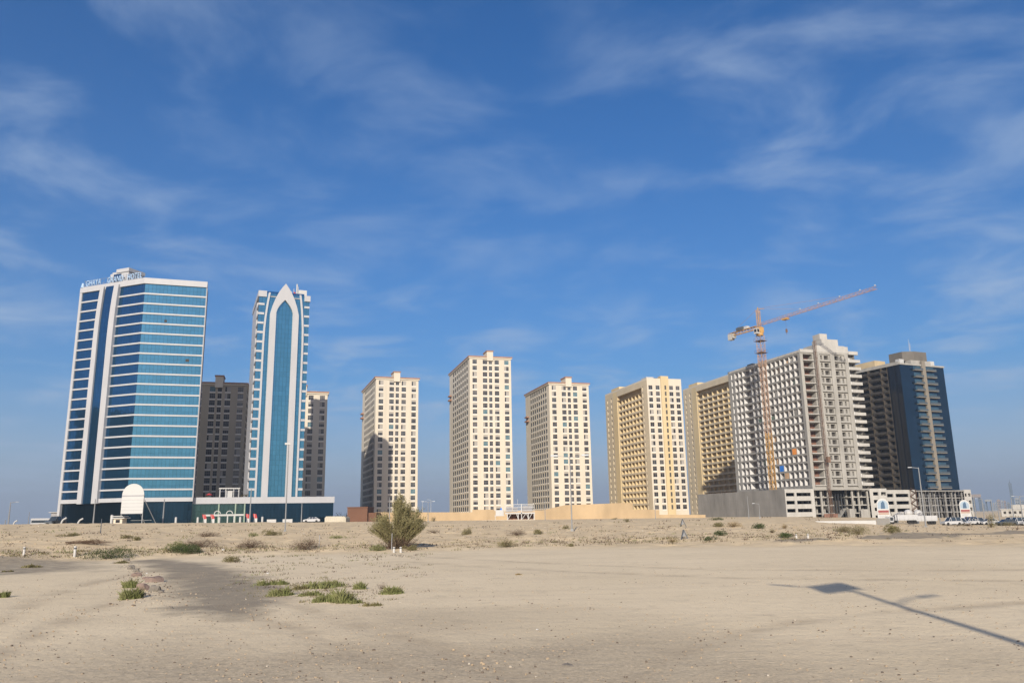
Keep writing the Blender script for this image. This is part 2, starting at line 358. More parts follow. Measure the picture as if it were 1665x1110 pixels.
def build_ground():
    nx, ny = len(XS), len(YS)
    co = np.zeros((nx*ny, 3)); colr = np.zeros((nx*ny, 4)); rmk = np.zeros(nx*ny); k = 0
    for j, y in enumerate(YS):
        for i, x in enumerate(XS):
            z = gz(x, y); a = r = 0.0; g = 0.0; d = hypot(x, y)
            if 0 < y < 160 and d < 170:
                nz = noise.noise((x*0.35, y*0.35, 5.0)); nz2 = noise.noise((x*1.3, y*0.8, 2.0))
                e = 0.55*nz+0.22*nz2
                for key, poly in PW.items():
                    b = PB[key]
                    if b[0] < x < b[1] and b[2] < y < b[3]:
                        s = sdf_poly(x, y, poly); a = max(a, min(1, max(0, (s+e*1.5+0.4)/(1.2 if key == 'track' else 2.5)))*(1 if key == 'track' else .8))
                if x > 15: r = min(1, max(0, (road_d(x, y)+e*0.8)/0.5)); a = max(a, r)
                g = min(1, max(0, (17.0+4*nz-d-max(0, x)*0.5)/7.0))
            far = min(1, max(0, (d-43)/6))
            tr = 0.0
            if 4 < y < 60 and d < 60:
                for pl in TRK:
                    for (ax, ay), (bx, by) in zip(pl, pl[1:]):
                        ex, ey = bx-ax, by-ay; t = max(0, min(1, ((x-ax)*ex+(y-ay)*ey)/(ex*ex+ey*ey)))
                        q_ = hypot(x-ax-ex*t, y-ay-ey*t)
                        if q_ < 0.7: tr = max(tr, math.exp(-(q_/(0.16+0.006*d))**2))
            co[k] = (x, y, z-0.012*tr); colr[k] = (a, g, far, tr); rmk[k] = r; k += 1
    idx = np.arange(nx*ny).reshape(ny, nx)
    q = np.stack([idx[:-1, :-1], idx[:-1, 1:], idx[1:, 1:], idx[1:, :-1]], -1).reshape(-1, 4)
    am = colr[:, 0][q].mean(1); rm = rmk[q].mean(1)
    sel_r = rm > 0.45; sel_t = (am > 0.45) & ~sel_r
    for name, sel in (('ground', ~(sel_r | sel_t)), ('road', sel_r), ('dirt_track', sel_t)):
        qq = q[sel]; used, inv = np.unique(qq, return_inverse=True); inv = inv.reshape(-1, 4)
        me = bpy.data.meshes.new(name); me.vertices.add(len(used)); me.vertices.foreach_set('co', co[used].ravel())
        me.loops.add(inv.size); me.loops.foreach_set('vertex_index', inv.ravel().astype(np.int32))
        me.polygons.add(len(inv)); me.polygons.foreach_set('loop_start', np.arange(0, inv.size, 4, dtype=np.int32))
        me.update(calc_edges=True); me.polygons.foreach_set('use_smooth', [True]*len(inv))
        at = me.color_attributes.new('surface', 'FLOAT_COLOR', 'POINT'); at.data.foreach_set('color', colr[used].ravel())
        me.validate(); me.materials.append(SAND)
        o = bpy.data.objects.new(name, me); COL.objects.link(o)
        tag(o, kind='structure', label={'ground': 'pale beige sand and gravel ground', 'road': 'dark worn road strip along the right edge of the sand', 'dirt_track': 'dark grey compacted track on the left of the sand'}[name])
def sand_material():
    mt = bpy.data.materials.new('sand'); mt.use_nodes = True; nt = mt.node_tree; b = nt.nodes['Principled BSDF']; L = nt.links.new
    b.inputs['Roughness'].default_value = 0.95; b.inputs['Specular IOR Level'].default_value = 0.15
    g = N(nt, 'ShaderNodeTexCoord'); at = N(nt, 'ShaderNodeVertexColor', layer_name='surface'); sp = N(nt, 'ShaderNodeSeparateColor'); L(at.outputs[0], sp.inputs[0])
    def noi(sc, det=5, ro=0.6, vec=None):
        n = N(nt, 'ShaderNodeTexNoise'); n.inputs['Scale'].default_value = sc; n.inputs['Detail'].default_value = det; n.inputs['Roughness'].default_value = ro
        L(vec or g.outputs['Object'], n.inputs['Vector']); return n.outputs['Fac']
    def mr(v, a, b_, c=0, d=1):
        n = N(nt, 'ShaderNodeMapRange'); L(v, n.inputs[0]); 
        for i, x in zip((1, 2, 3, 4), (a, b_, c, d)): n.inputs[i].default_value = x
        return n.outputs[0]
    def mix(f, A, B, bt='MIX'):
        n = N(nt, 'ShaderNodeMix', data_type='RGBA', blend_type=bt)
        if isinstance(f, float): n.inputs['Factor'].default_value = f
        else: L(f, n.inputs['Factor'])
        for s, v in (('A', A), ('B', B)):
            if isinstance(v, tuple): n.inputs[s].default_value = (*v, 1)
            else: L(v, n.inputs[s])
        return n.outputs['Result']
    def mul(a, b_):
        n = N(nt, 'ShaderNodeMath', operation='MULTIPLY'); L(a, n.inputs[0])
        if isinstance(b_, float): n.inputs[1].default_value = b_
        else: L(b_, n.inputs[1])
        return n.outputs[0]
    c = mix(mr(noi(0.12, 6), 0.35, 0.68), (0.68, 0.565, 0.39), (0.60, 0.495, 0.335))
    # the rough dune sand beyond the lot
    far = mix(mr(noi(0.5, 8, 0.7), 0.4, 0.65), (0.62, 0.49, 0.31), (0.47, 0.37, 0.235))
    c = mix(sp.outputs['Blue'], c, far)
    # tyre-swept streaks
    mp_ = N(nt, 'ShaderNodeMapping'); L(g.outputs['Object'], mp_.inputs[0]); mp_.inputs['Rotation'].default_value = (0, 0, radians(-62)); mp_.inputs['Scale'].default_value = (0.12, 1.6, 1)
    c = mix(mul(mr(noi(0.9, 5, 0.6, mp_.outputs[0]), 0.5, 0.75), 0.35), c, (0.46, 0.37, 0.265))
    # gravelly ground nearest the camera
    gr = mix(mr(noi(16, 6, 0.8), 0.4, 0.62), (0.50, 0.41, 0.285), (0.29, 0.24, 0.17))
    gm = mul(sp.outputs['Green'], mr(noi(0.35, 4), 0.3, 0.6, 0.55, 1.0))
    c = mix(gm, c, gr)
    asp = mix(mr(noi(0.7, 7, 0.7), 0.3, 0.72), (0.285, 0.24, 0.175), (0.21, 0.178, 0.135))
    rip = N(nt, 'ShaderNodeMath', operation='ADD'); L(sp.outputs['Red'], rip.inputs[0]); L(mr(noi(1.3, 6, 0.7), 0.3, 0.7, -0.35, 0.35), rip.inputs[1])
    c = mix(mul(mr(rip.outputs[0], 0.1, 0.9), 0.95), c, asp)
    c = mix(mul(mul(at.outputs['Alpha'], mr(noi(0.8, 3), 0.35, 0.6)), 0.6), c, (0.36, 0.29, 0.20))
    # crusted damp-looking patches
    c = mix(mul(mr(noi(0.33, 7, 0.66), 0.54, 0.70), 0.22), c, (0.44, 0.36, 0.25))
    vo = N(nt, 'ShaderNodeTexVoronoi', feature='F1'); vo.inputs['Scale'].default_value = 14; L(g.outputs['Object'], vo.inputs['Vector'])
    peb = mr(vo.outputs['Distance'], 0.16, 0.22, 1, 0)
    vs_ = N(nt, 'ShaderNodeSeparateColor'); L(vo.outputs['Color'], vs_.inputs[0])
    dk = mul(peb, mr(vs_.outputs['Red'], 0.80, 0.82)); lt = mul(peb, mr(vs_.outputs['Green'], 0.88, 0.90))
    c = mix(mul(dk, 0.7), c, (0.16, 0.125, 0.09)); c = mix(mul(lt, 0.6), c, (0.62, 0.54, 0.42))
    L(c, b.inputs['Base Color'])
    bn = N(nt, 'ShaderNodeBump'); bn.inputs['Strength'].default_value = 0.5; bn.inputs['Distance'].default_value = 0.03; L(noi(14, 8, 0.7), bn.inputs['Height'])
    bn2 = N(nt, 'ShaderNodeBump'); bn2.inputs['Strength'].default_value = 0.28; bn2.inputs['Distance'].default_value = 0.10; L(noi(3.2, 5, 0.6), bn2.inputs['Height']); L(bn2.outputs[0], bn.inputs['Normal'])
    L(bn.outputs[0], b.inputs['Normal'])
    return mt
SAND = sand_material()
build_ground()

# ------------------------------------------------------------------ window meshes
def window_mb(w, h, nx=2, nz=2, trans=0.62, rec=0.14, fw_=0.07, sill=True):
    """plane y=0 is the wall face; glass sits at y=rec; frame bars; materials: glass, frame, sill"""
    b = MB(); b.face([(0, rec, 0), (w, rec, 0), (w, rec, h), (0, rec, h)], 0)
    for i in range(nx+1):
        x = w*i/nx; b.box(x-fw_/2 if 0 < i < nx else (0 if i == 0 else w-fw_), rec-0.05, 0, (x+fw_/2 if 0 < i < nx else (fw_ if i == 0 else w)), rec-0.003, h, 1)
    zs = [0, h*trans, h] if nz == 2 else [0, h]
    for z in zs:
        a = min(max(z-fw_/2, 0), h-fw_); b.box(fw_, rec-0.047, a, w-fw_, rec-0.004, a+fw_, 1)
    if sill: b.box(-0.05, -0.08, -0.55, w+0.05, -0.003, -0.004, 2)
    return b
def wvar(w, h, weights, **k): return [(window_mb(w, h, **k), [WGL[i], FRAMEM, SILLW]) for i in weights]

CURT = mat('curtain', (0.30, 0.28, 0.25), 0.8, var=0.1)
def wcur(w, h, nx):
    out = []
    for a, c, z in ((0.05, 0.45, 0.0), (0.3, 0.98, 0.0), (0.03, 0.97, 0.55)):
        b = window_mb(w, h, nx=nx); b.box(w*a, 0.125, h*z+0.08, w*c, 0.132, h-0.08, 3); out.append((b, [WGL[0], FRAMEM, SILLW, CURT]))
    return out
def frame_of(cx, cy, az_front):
    """root transform: local +X along the front (to the right), local +Y into the building"""
    return (cx, cy), radians(90-az_front)

# ------------------------------------------------------------------ cream towers with terracotta cornices
def cream_tower(cx, cy, az, D, top, nfl, pitch, first, label, group, W=23.5, sides='L', balc=100, low=3.0, wm=None):
    wm = wm or CREAM
    z0 = gz(cx, cy)-1.5
    t = empty('apartment_tower', (cx, cy, 0), radians(90-az), label, 'tower block', group)
    cols = [(1.6, 4.1), (7.4, 9.9), (10.9, 12.7), (14.1, 16.6), (19.7, 22.2)]
    wh = 2.4; zt = top-1.3
    rows = [(zt-first-i*pitch-wh/2, zt-first-i*pitch+wh/2) for i in range(nfl)]
    rows = [r for r in rows if r[0] > low]
    b = MB()
    b.facade((0, 0), (1, 0), (0, -1), 0, W, z0, zt, cols, rows, 0.14, 0)
    ncol = 8; c0, c1 = 5.0, D-9.0; pc = (c1-c0)/ncol
    scol = [(c0+i*pc+0.3, c0+i*pc+0.3+pc*0.52) for i in range(ncol)]
    srow = [(r[0]+0.15, r[1]+0.1) for r in rows]
    for S, X, Nn in (('L', 0, (-1, 0)), ('R', W, (1, 0))):
        b.facade((X, 0), (0, 1), Nn, 0, D, z0, zt, scol, srow, 1.3, 1, 4, 4)
    b.face([(0, D, z0), (W, D, z0), (W, D, zt), (0, D, zt)], 1); b.face([(0, 0, zt), (W, 0, zt), (W, D, zt), (0, D, zt)], 3)
    for x in (5.2, 18.6):      # shallow pilasters
        b.box(x-0.5, -0.12, z0, x+0.5, -0.002, zt, 0)
    b.build('wall', [wm, wm if wm is CREAM_SHADE else CREAM2, OCHRE_D, ROOF, WGL[3]], t)
    c = MB()
    c.box(-0.5, -0.5, zt+0.004, W+0.5, D+0.5, zt+0.7, 1); c.box(-0.75, -0.75, zt+0.704, W+0.75, D+0.75, top, 0)
    c.build('cornice', [TERRA, CREAM], t)
    p = MB(); p.box(9.6, -0.9, zt-1.2, 13.1, 7, top+2.6, 0); p.box(9.3, -1.2, top+2.604, 13.4, 7.3, top+3.2, 1); p.build('stair_head', [CREAM, TERRA], t)
    for x0, y0, x1, y1, h in ((13.9, 9, 18.5, 16, 1.6), (4, 22, 8, 28, 1.9)): r = MB(); r.box(x0, y0, top+0.004, x1, y1, top+h); r.build('water_tank', CREAM2, t)
    # windows
    big = wvar(2.5, wh, [0, 1, 3, 0, 3, 2], nx=3)+wcur(2.5, wh, 3); small = wvar(1.8, wh, [0, 1, 3], nx=2)
    spots = []; sp2 = []
    for ra, rb in rows:
        for k, (ca, cb_) in enumerate(cols):
            (sp2 if k == 2 else spots).append(((ca, 0, ra), 0.0))
    repeat_part('window', big, spots, t, 80); repeat_part('window', small, sp2, t, 20)
    # balconies of the long sides
    bw = pc*0.52; bb = MB()      # plane y=0 wall face; parapet in front, dark door behind
    bb.box(-0.06, -0.22, -0.45, bw+0.06, -0.004, 0.0, 0)
    bb.face([(0.02, 1.24, 0), (bw-0.02, 1.24, 0), (bw-0.02, 1.24, 2.3), (0.02, 1.24, 2.3)], 1)
    bsp = []
    if 'L' in sides:
        for ra, rb in srow:
            for ca, cb_ in scol: bsp.append(((0, cb_, ra), radians(-90)))
    if 'R' in sides:
        for ra, rb in srow:
            for ca, cb_ in scol: bsp.append(((W, ca, ra), radians(90)))
    repeat_part('balcony', [(bb, [SILLW, WGL[0]])], bsp, t, balc)
    # projecting top-floor bay near the far end of the side wall
    for X, s in ((0, -1), (W, 1)):
        if ('L' if s < 0 else 'R') not in sides: continue
        q = MB(); x0, x1 = sorted((X+s*0.004, X+s*1.5))
        q.box(x0, D-7, zt-16.2, x1, D-2, zt-15.4, 0); q.box(x0, D-7, zt-13.6, x1, D-2, zt-12.9, 0); q.build('bay_cornice', [TERRA], t)
    return t
GT = 'cream apartment towers with terracotta cornices'
cream_tower(-74.7, 430, 71.5, 52, 78.6, 22, 3.45, 1.9, 'cream apartment tower half shaded on its left, left of the tallest cream tower', GT)
cream_tower(-23.5, 430, 74.5, 58, 89.3, 25, 3.45, 1.9, 'tallest cream apartment tower, standing in the centre of the skyline', GT)
cream_tower(20.2, 440, 74.5, 47, 75.6, 21, 3.40, 1.9, 'cream apartment tower between the tallest cream tower and the ochre tower', GT)
def left_of(x, y, az, w): return x-sin(radians(az))*w, y-cos(radians(az))*w
x, y = left_of(-126.0, 368, 74.5, 22.0)
cream_tower(x, y, 74.5, 42, 65.6, 18, 3.22, 1.9, 'cream apartment tower in full shade directly behind the wide blue glass hotel', 'cream towers behind the glass hotel', sides='R', balc=100, wm=CREAM_SHADE)
x, y = left_of(-94.6, 403, 74.5, 23.5)
cream_tower(x, y, 74.5, 46, 66.3, 18, 3.40, 1.9, 'shaded cream apartment tower with sunlit top behind the arched glass tower', 'cream towers behind the glass hotel', sides='R', balc=100)

# ------------------------------------------------------------------ ochre and cream towers
def ochre_tower(cx, cy, az, D, top, nfl, pitch, label, group, z_low=2.0, W=20.4):
    z0 = gz(cx, cy)-1.5
    t = empty('apartment_tower', (cx, cy, 0), radians(90-az), label, 'tower block', group)
    zt = top; wh = 2.25
    rows = [(zt-4.1-i*pitch-wh/2, zt-4.1-i*pitch+wh/2) for i in range(nfl)]; rows = [r for r in rows if r[0] > z_low]
    cols = [(0.9, 3.2), (5.1, 7.4), (13.1, 15.4), (17.0, 19.3)]
    b = MB()
    b.facade((0, 0), (1, 0), (0, -1), 0, 8.0, z0, zt, cols[:2], rows, 0.14, 0)
    b.facade((0, 0), (1, 0), (0, -1), 12.5, W, z0, zt, cols[2:], rows, 0.14, 0)
    b.facade((0, -0.7), (1, 0), (0, -1), 8.0, 12.5, z0, zt+2.2, [(10.0, 11.0)], rows, 0.2, 1)
    for x in (8.0, 12.5): b.face([(x, -0.7, z0), (x, 3, z0), (x, 3, zt+2.2), (x, -0.7, zt+2.2)], 1)
    b.face([(8, 3, zt), (12.5, 3, zt), (12.5, 3, zt+2.2), (8, 3, zt+2.2)], 1); b.face([(8, -0.7, zt+2.2), (12.5, -0.7, zt+2.2), (12.5, 3, zt+2.2), (8, 3, zt+2.2)], 1)
    # left side: plain corner, slim window line, recessed ochre cells, ochre pier, two small window lines
    for X, Nn in ((0, (-1, 0)), (W, (1, 0))):
        F = lambda a, c, z1_, cl, rw, dp, mm, rv=None, bk=None: b.facade((X, 0), (0, 1), Nn, a, c, z0, z1_, cl, rw, dp, mm, rv, bk)
        F(0, 7.2, zt, [(5.2, 6.3)], rows, 0.5, 2, 2, 3)
        crow = [(r[0]-0.35, r[1]+0.2) for r in rows[1:]]
        ncell = 7; a0, a1 = 8.0, D-19.0; pc = (a1-a0)/ncell
        cc = [(a0+i*pc+0.12, a0+(i+1)*pc-0.12) for i in range(ncell)]
        b.facade((X-Nn[0]*0.5, 0), (0, 1), Nn, 7.2, a1+0.8, z0, crow[0][1]+0.5, cc, crow, 1.5, 2, 1, 4)
        # dark open gallery under the roof beam
        za, zb = crow[0][1]+0.5, crow[0][1]+3.0
        b.facade((X, 0), (0, 1), Nn, 7.2, a1+0.8, za, zt, [(7.4, a1+0.6)], [(za+0.01, zb)], 2.6, 2, 4, 4)
        for yy in (7.2, a1+0.8): b.face([(X, yy, z0), (X-Nn[0]*0.5, yy, z0), (X-Nn[0]*0.5, yy, za), (X, yy, za)], 1)
        F(a1+0.8, a1+7.0, zt, [], [], 0, 1)
        F(a1+7.0, D, zt, [(a1+8.6, a1+10.3), (D-4.2, D-2.8)], rows, 0.6, 2, 2, 3)
    b.face([(0, D, z0), (W, D, z0), (W, D, zt), (0, D, zt)], 2); b.face([(0, 0, zt), (W, 0, zt), (W, D, zt), (0, D, zt)], 5)
    b.build('wall', [CREAM, YELLOW, CREAM3, WGL[0], OCHRE_D, ROOF], t)
    p = MB()
    for (x0, y0, x1, y1, h) in ((0, 0, 7.99, 0.35, 0.9), (12.51, 0, W, 0.35, 0.9), (0, 0.354, 0.35, D, 0.9), (W-0.35, 0.354, W, D, 0.9), (0.354, D-0.35, W-0.354, D, 0.9)):
        p.box(x0, y0, zt+0.004, x1, y1, zt+h)
    p.build('parapet', [CREAM], t)
    for (x0, y0, x1, y1, h, nm, mm) in ((1.0, 2.2, 5.2, 9, 2.0, 'water_tank', WHITE), (3, D-15, 9, D-3, 3.6, 'lift_house', YELLOW), (4.5, D-22, 8, D-16, 2.2, 'lift_house', YELLOW), (5.6, 3, 7.9, 7, 1.7, 'cooling_unit', DSTEEL)):
        q = MB(); q.box(x0, y0, zt+0.004, x1, y1, zt+h); q.build(nm, mm, t)
    repeat_part('window', wvar(2.3, wh, [0, 1, 3, 0], nx=2, sill=True)+wcur(2.3, wh, 2)[:2], [((ca, 0, ra), 0.0) for ra, rb in rows for ca, _ in cols], t)
    slim = MB(); slim.face([(0, 0.19, 0), (1.0, 0.19, 0), (1.0, 0.19, wh), (0, 0.19, wh)], 0); slim.box(0.45, 0.12, 0, 0.55, 0.186, wh, 1)
    repeat_part('slim_window', [(slim, [WGL[0], FRAMEM])], [((10.0, -0.7, ra), 0.0) for ra, rb in rows], t, 40)
    rail = MB(); rail.box(0.0, 0.0, 0.0, pc-0.26, 0.12, 0.45)
    repeat_part('balcony_wall', [(rail, [CREAM3])], [((0.504, cb_-0.01, ra+0.004), radians(-90)) for ra, rb in crow for ca, cb_ in cc], t)
    return t
GO = 'ochre and cream apartment towers'
ochre_tower(72.3, 425.0, 74.5, 60, 73.4, 22, 3.33, 'ochre and cream apartment tower with a yellow strip up its front, left of the crane', GO)
ochre_tower(133.5, 466, 74.5, 70, 83.5, 24, 3.45, 'ochre apartment tower partly hidden behind the grey concrete shell and the crane', GO)
# ------------------------------------------------------------------ blue glass hotel (two folded faces)
FP = 3.77
BZ = [85.5-i*FP for i in range(20)]          # underside line of every floor band
def text_mesh(name, s, size, depth, m, parent, loc, rot):
    cu = bpy.data.curves.new(name, 'FONT'); cu.body = s; cu.size = size; cu.extrude = depth; cu.space_character = 1.12
    tmp = bpy.data.objects.new(name, cu); COL.objects.link(tmp)
    dg = bpy.context.evaluated_depsgraph_get(); dg.update()
    me = bpy.data.meshes.new_from_object(tmp.evaluated_get(dg)); bpy.data.objects.remove(tmp)
    me.materials.clear(); me.materials.append(m)
    o = bpy.data.objects.new(name, me); COL.objects.link(o); o.parent = parent; o.location = loc; o.rotation_euler = rot
    return o
def hotel():
    t = empty('hotel_tower', (-136.4, 285, 0), radians(90-72), 'wide blue glass hotel with white floor bands, two fins and roof lettering, at far left', 'hotel')
    a = radians(141); u = (cos(a), sin(a)); n2 = (-sin(a), cos(a)); LW = 32.0; CW = 21.6
    z0 = 0.0
    L = (u[0]*LW, u[1]*LW)
    P = [(0, 0), (CW, 0), (CW, 9), (CW-4, 12), (6, 34), (L[0]+8, L[1]+16), L]
    core = MB(); core.prism([(p[0]*0.88+0.1, p[1]*0.88+1.6) for p in P], z0, 90.2, 0, 1); core.build('core', [DARKIN, ROOF], t)
    g = MB(); g.face([(0, 0, 11), (CW, 0, 11), (CW, 0, 90), (0, 0, 90)]); g.build('curtain_wall', G_TEAL, t)
    g = MB(); g.face([(0, 0, 11), (LW, 0, 11), (LW, 0, 90), (0, 0, 90)]); g.build('curtain_wall', G_BLUE, t, rz=a)
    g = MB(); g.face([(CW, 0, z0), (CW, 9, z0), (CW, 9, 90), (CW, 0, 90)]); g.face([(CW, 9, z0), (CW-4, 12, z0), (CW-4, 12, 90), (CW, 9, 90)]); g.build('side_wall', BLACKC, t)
    g = MB(); g.face([(-0.2, 0.5, z0), (CW, 0.5, z0), (CW, 0.5, 10.4), (-0.2, 0.5, 10.4)]); g.build('ground_floor_glass', G_NAVY, t)
    g = MB(); g.face([(-0.2, -0.5, z0), (LW, -0.5, z0), (LW, -0.5, 10.4), (-0.2, -0.5, 10.4)]); g.build('ground_floor_glass', G_NAVYD, t, rz=a)
    def wrap(o, za, zb, s_to=LW, inner=0.12):
        """strip following both faces, standing out by o"""
        b = MB(); n1 = (0, -1); k = o/(1+n1[0]*n2[0]+n1[1]*n2[1]); mo = ((n1[0]+n2[0])*k, (n1[1]+n2[1])*k)
        out = [(CW+0.15, -o), mo, (u[0]*s_to+n2[0]*o, u[1]*s_to+n2[1]*o)]
        inn = [(CW+0.15, inner), (0.05, inner), (u[0]*s_to-n2[0]*inner, u[1]*s_to-n2[1]*inner)]
        for i in range(2):
            q = [out[i], out[i+1], inn[i+1], inn[i]]
            for za_, d in ((za, 0), (zb, 1)): b.face([(p[0], p[1], za_) for p in q])
            b.face([(out[i][0], out[i][1], za), (out[i+1][0], out[i+1][1], za), (out[i+1][0], out[i+1][1], zb), (out[i][0], out[i][1], zb)])
        for p, q in ((out[0], inn[0]), (out[2], inn[2])): b.face([(p[0], p[1], za), (q[0], q[1], za), (q[0], q[1], zb), (p[0], p[1], zb)])
        return b
    for z in BZ: wrap(0.40, z-0.29, z+0.29).build('floor_band', CLAD, t)
    wrap(0.5, 9.6, 11.0).build('floor_band', CLAD, t)
    wrap(0.62, 89.3, 91.5, inner=2.5).build('parapet', CLAD, t)
    # end cap of the left face and of the right face
    e = MB(); e.box(LW-0.9, -1.2, z0, LW+0.3, 0.45, 91.0); e.build('corner_trim', CLAD, t, rz=a)
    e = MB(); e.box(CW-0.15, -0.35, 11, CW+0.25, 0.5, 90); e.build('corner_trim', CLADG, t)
    # fins, bending a little towards the right near the top
    def sh(z): return -1.3*max(0, (z-70)/20)**2
    zs = [9.3, 30, 50, 70, 76, 81, 85, 88, 90.2]
    for s0, s1 in ((22.2, 20.0), (15.3, 12.6)):
        poly = [(s0+sh(z), z) for z in zs] + [(s1+sh(z)*0.7, z) for z in zs[::-1]]
        b = MB(); b.extrude_xz(poly, -0.3, 1.3); b.build('fin', CLAD, t, rz=a)
    b = MB(); poly = [(19.9+sh(z), z) for z in zs] + [(15.5+sh(z)*0.7, z) for z in zs[::-1]]
    b.extrude_xz(poly, -0.2, 0.75); b.build('glass_strip', G_BLUE, t, rz=a)
    # penthouse behind the parapet
    b = MB()
    b.box(9.6, -8, 91.3, 18.8, -0.9, 95.6, 0); b.box(9.2, -8.4, 95.604, 15.5, -0.5, 97.0, 0); b.box(16.5, -7, 95.604, 18.4, -1.4, 96.3, 0)
    b.build('penthouse', CLAD, t, rz=a)
    b = MB(); b.box(13.2, -0.95, 91.8, 17.0, -0.82, 95.2, 0); b.build('penthouse_glass', G_BLUE, t, rz=a)
    for x0, y0, x1, y1, h in ((5.2, 3.5, 6.6, 5, 92.3), (6.8, 3.5, 8.6, 5.5, 91.9)): b = MB(); b.box(x0, y0, 90.2, x1, y1, h); b.build('cooling_unit', CLAD, t)
    r = radians(141-180)
    def on(s, o): return (u[0]*s+n2[0]*o, u[1]*s+n2[1]*o)
    for w, s, sz in (('GHAYA', 29.6, 3.2), ('GRAND', 18.6, 3.2), ('HOTEL', 8.6, 3.2)):
        x, y = on(s, 0.35); text_mesh('sign_word', w, sz, 0.15, SIGNB, t, (x, y, 91.75), (radians(90), 0, r)).scale = (0.66, 1, 1)
    # sign frame of thin rods
    b = MB()
    for s in np.arange(1.5, 31.5, 1.6): b.bar((s, 0.1, 91.4), (s, 0.1, 94.3), 0.05); 
    b.bar((1.5, 0.1, 92.2), (31, 0.1, 92.2), 0.04); b.bar((1.5, 0.1, 93.9), (31, 0.1, 93.9), 0.04); b.build('sign_frame', STEEL, t, rz=a)
    x, y = on(31.3, 0.2); b = MB(); b.bar((x, y, 91.4), (x, y, 93.2), 0.75, n=12, r2=0.4); b.build('sign_logo', SIGNB, t)
    # opened panes and a dark vent
    for (x, z, w, h) in ((7.6, 75.0, 0.9, 0.9), (15.9, 60.4, 1.2, 1.0)):
        b = MB(); b.box(x, -0.12, z, x+w, -0.004, z+h); b.build('open_pane', DARKIN, t)
    return t
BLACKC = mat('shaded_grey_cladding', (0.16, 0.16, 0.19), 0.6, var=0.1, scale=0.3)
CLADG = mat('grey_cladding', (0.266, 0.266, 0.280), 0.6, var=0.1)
SIGNB = mat('blue_letters', (0.30, 0.42, 0.58), 0.5, var=0.1)
G_NAVYD = glass_mat('navy_glass_dark', (0.010, 0.030, 0.050), 0.8, 0.06, px=1.3, pz=3.2, tint=0.15)
hotel()

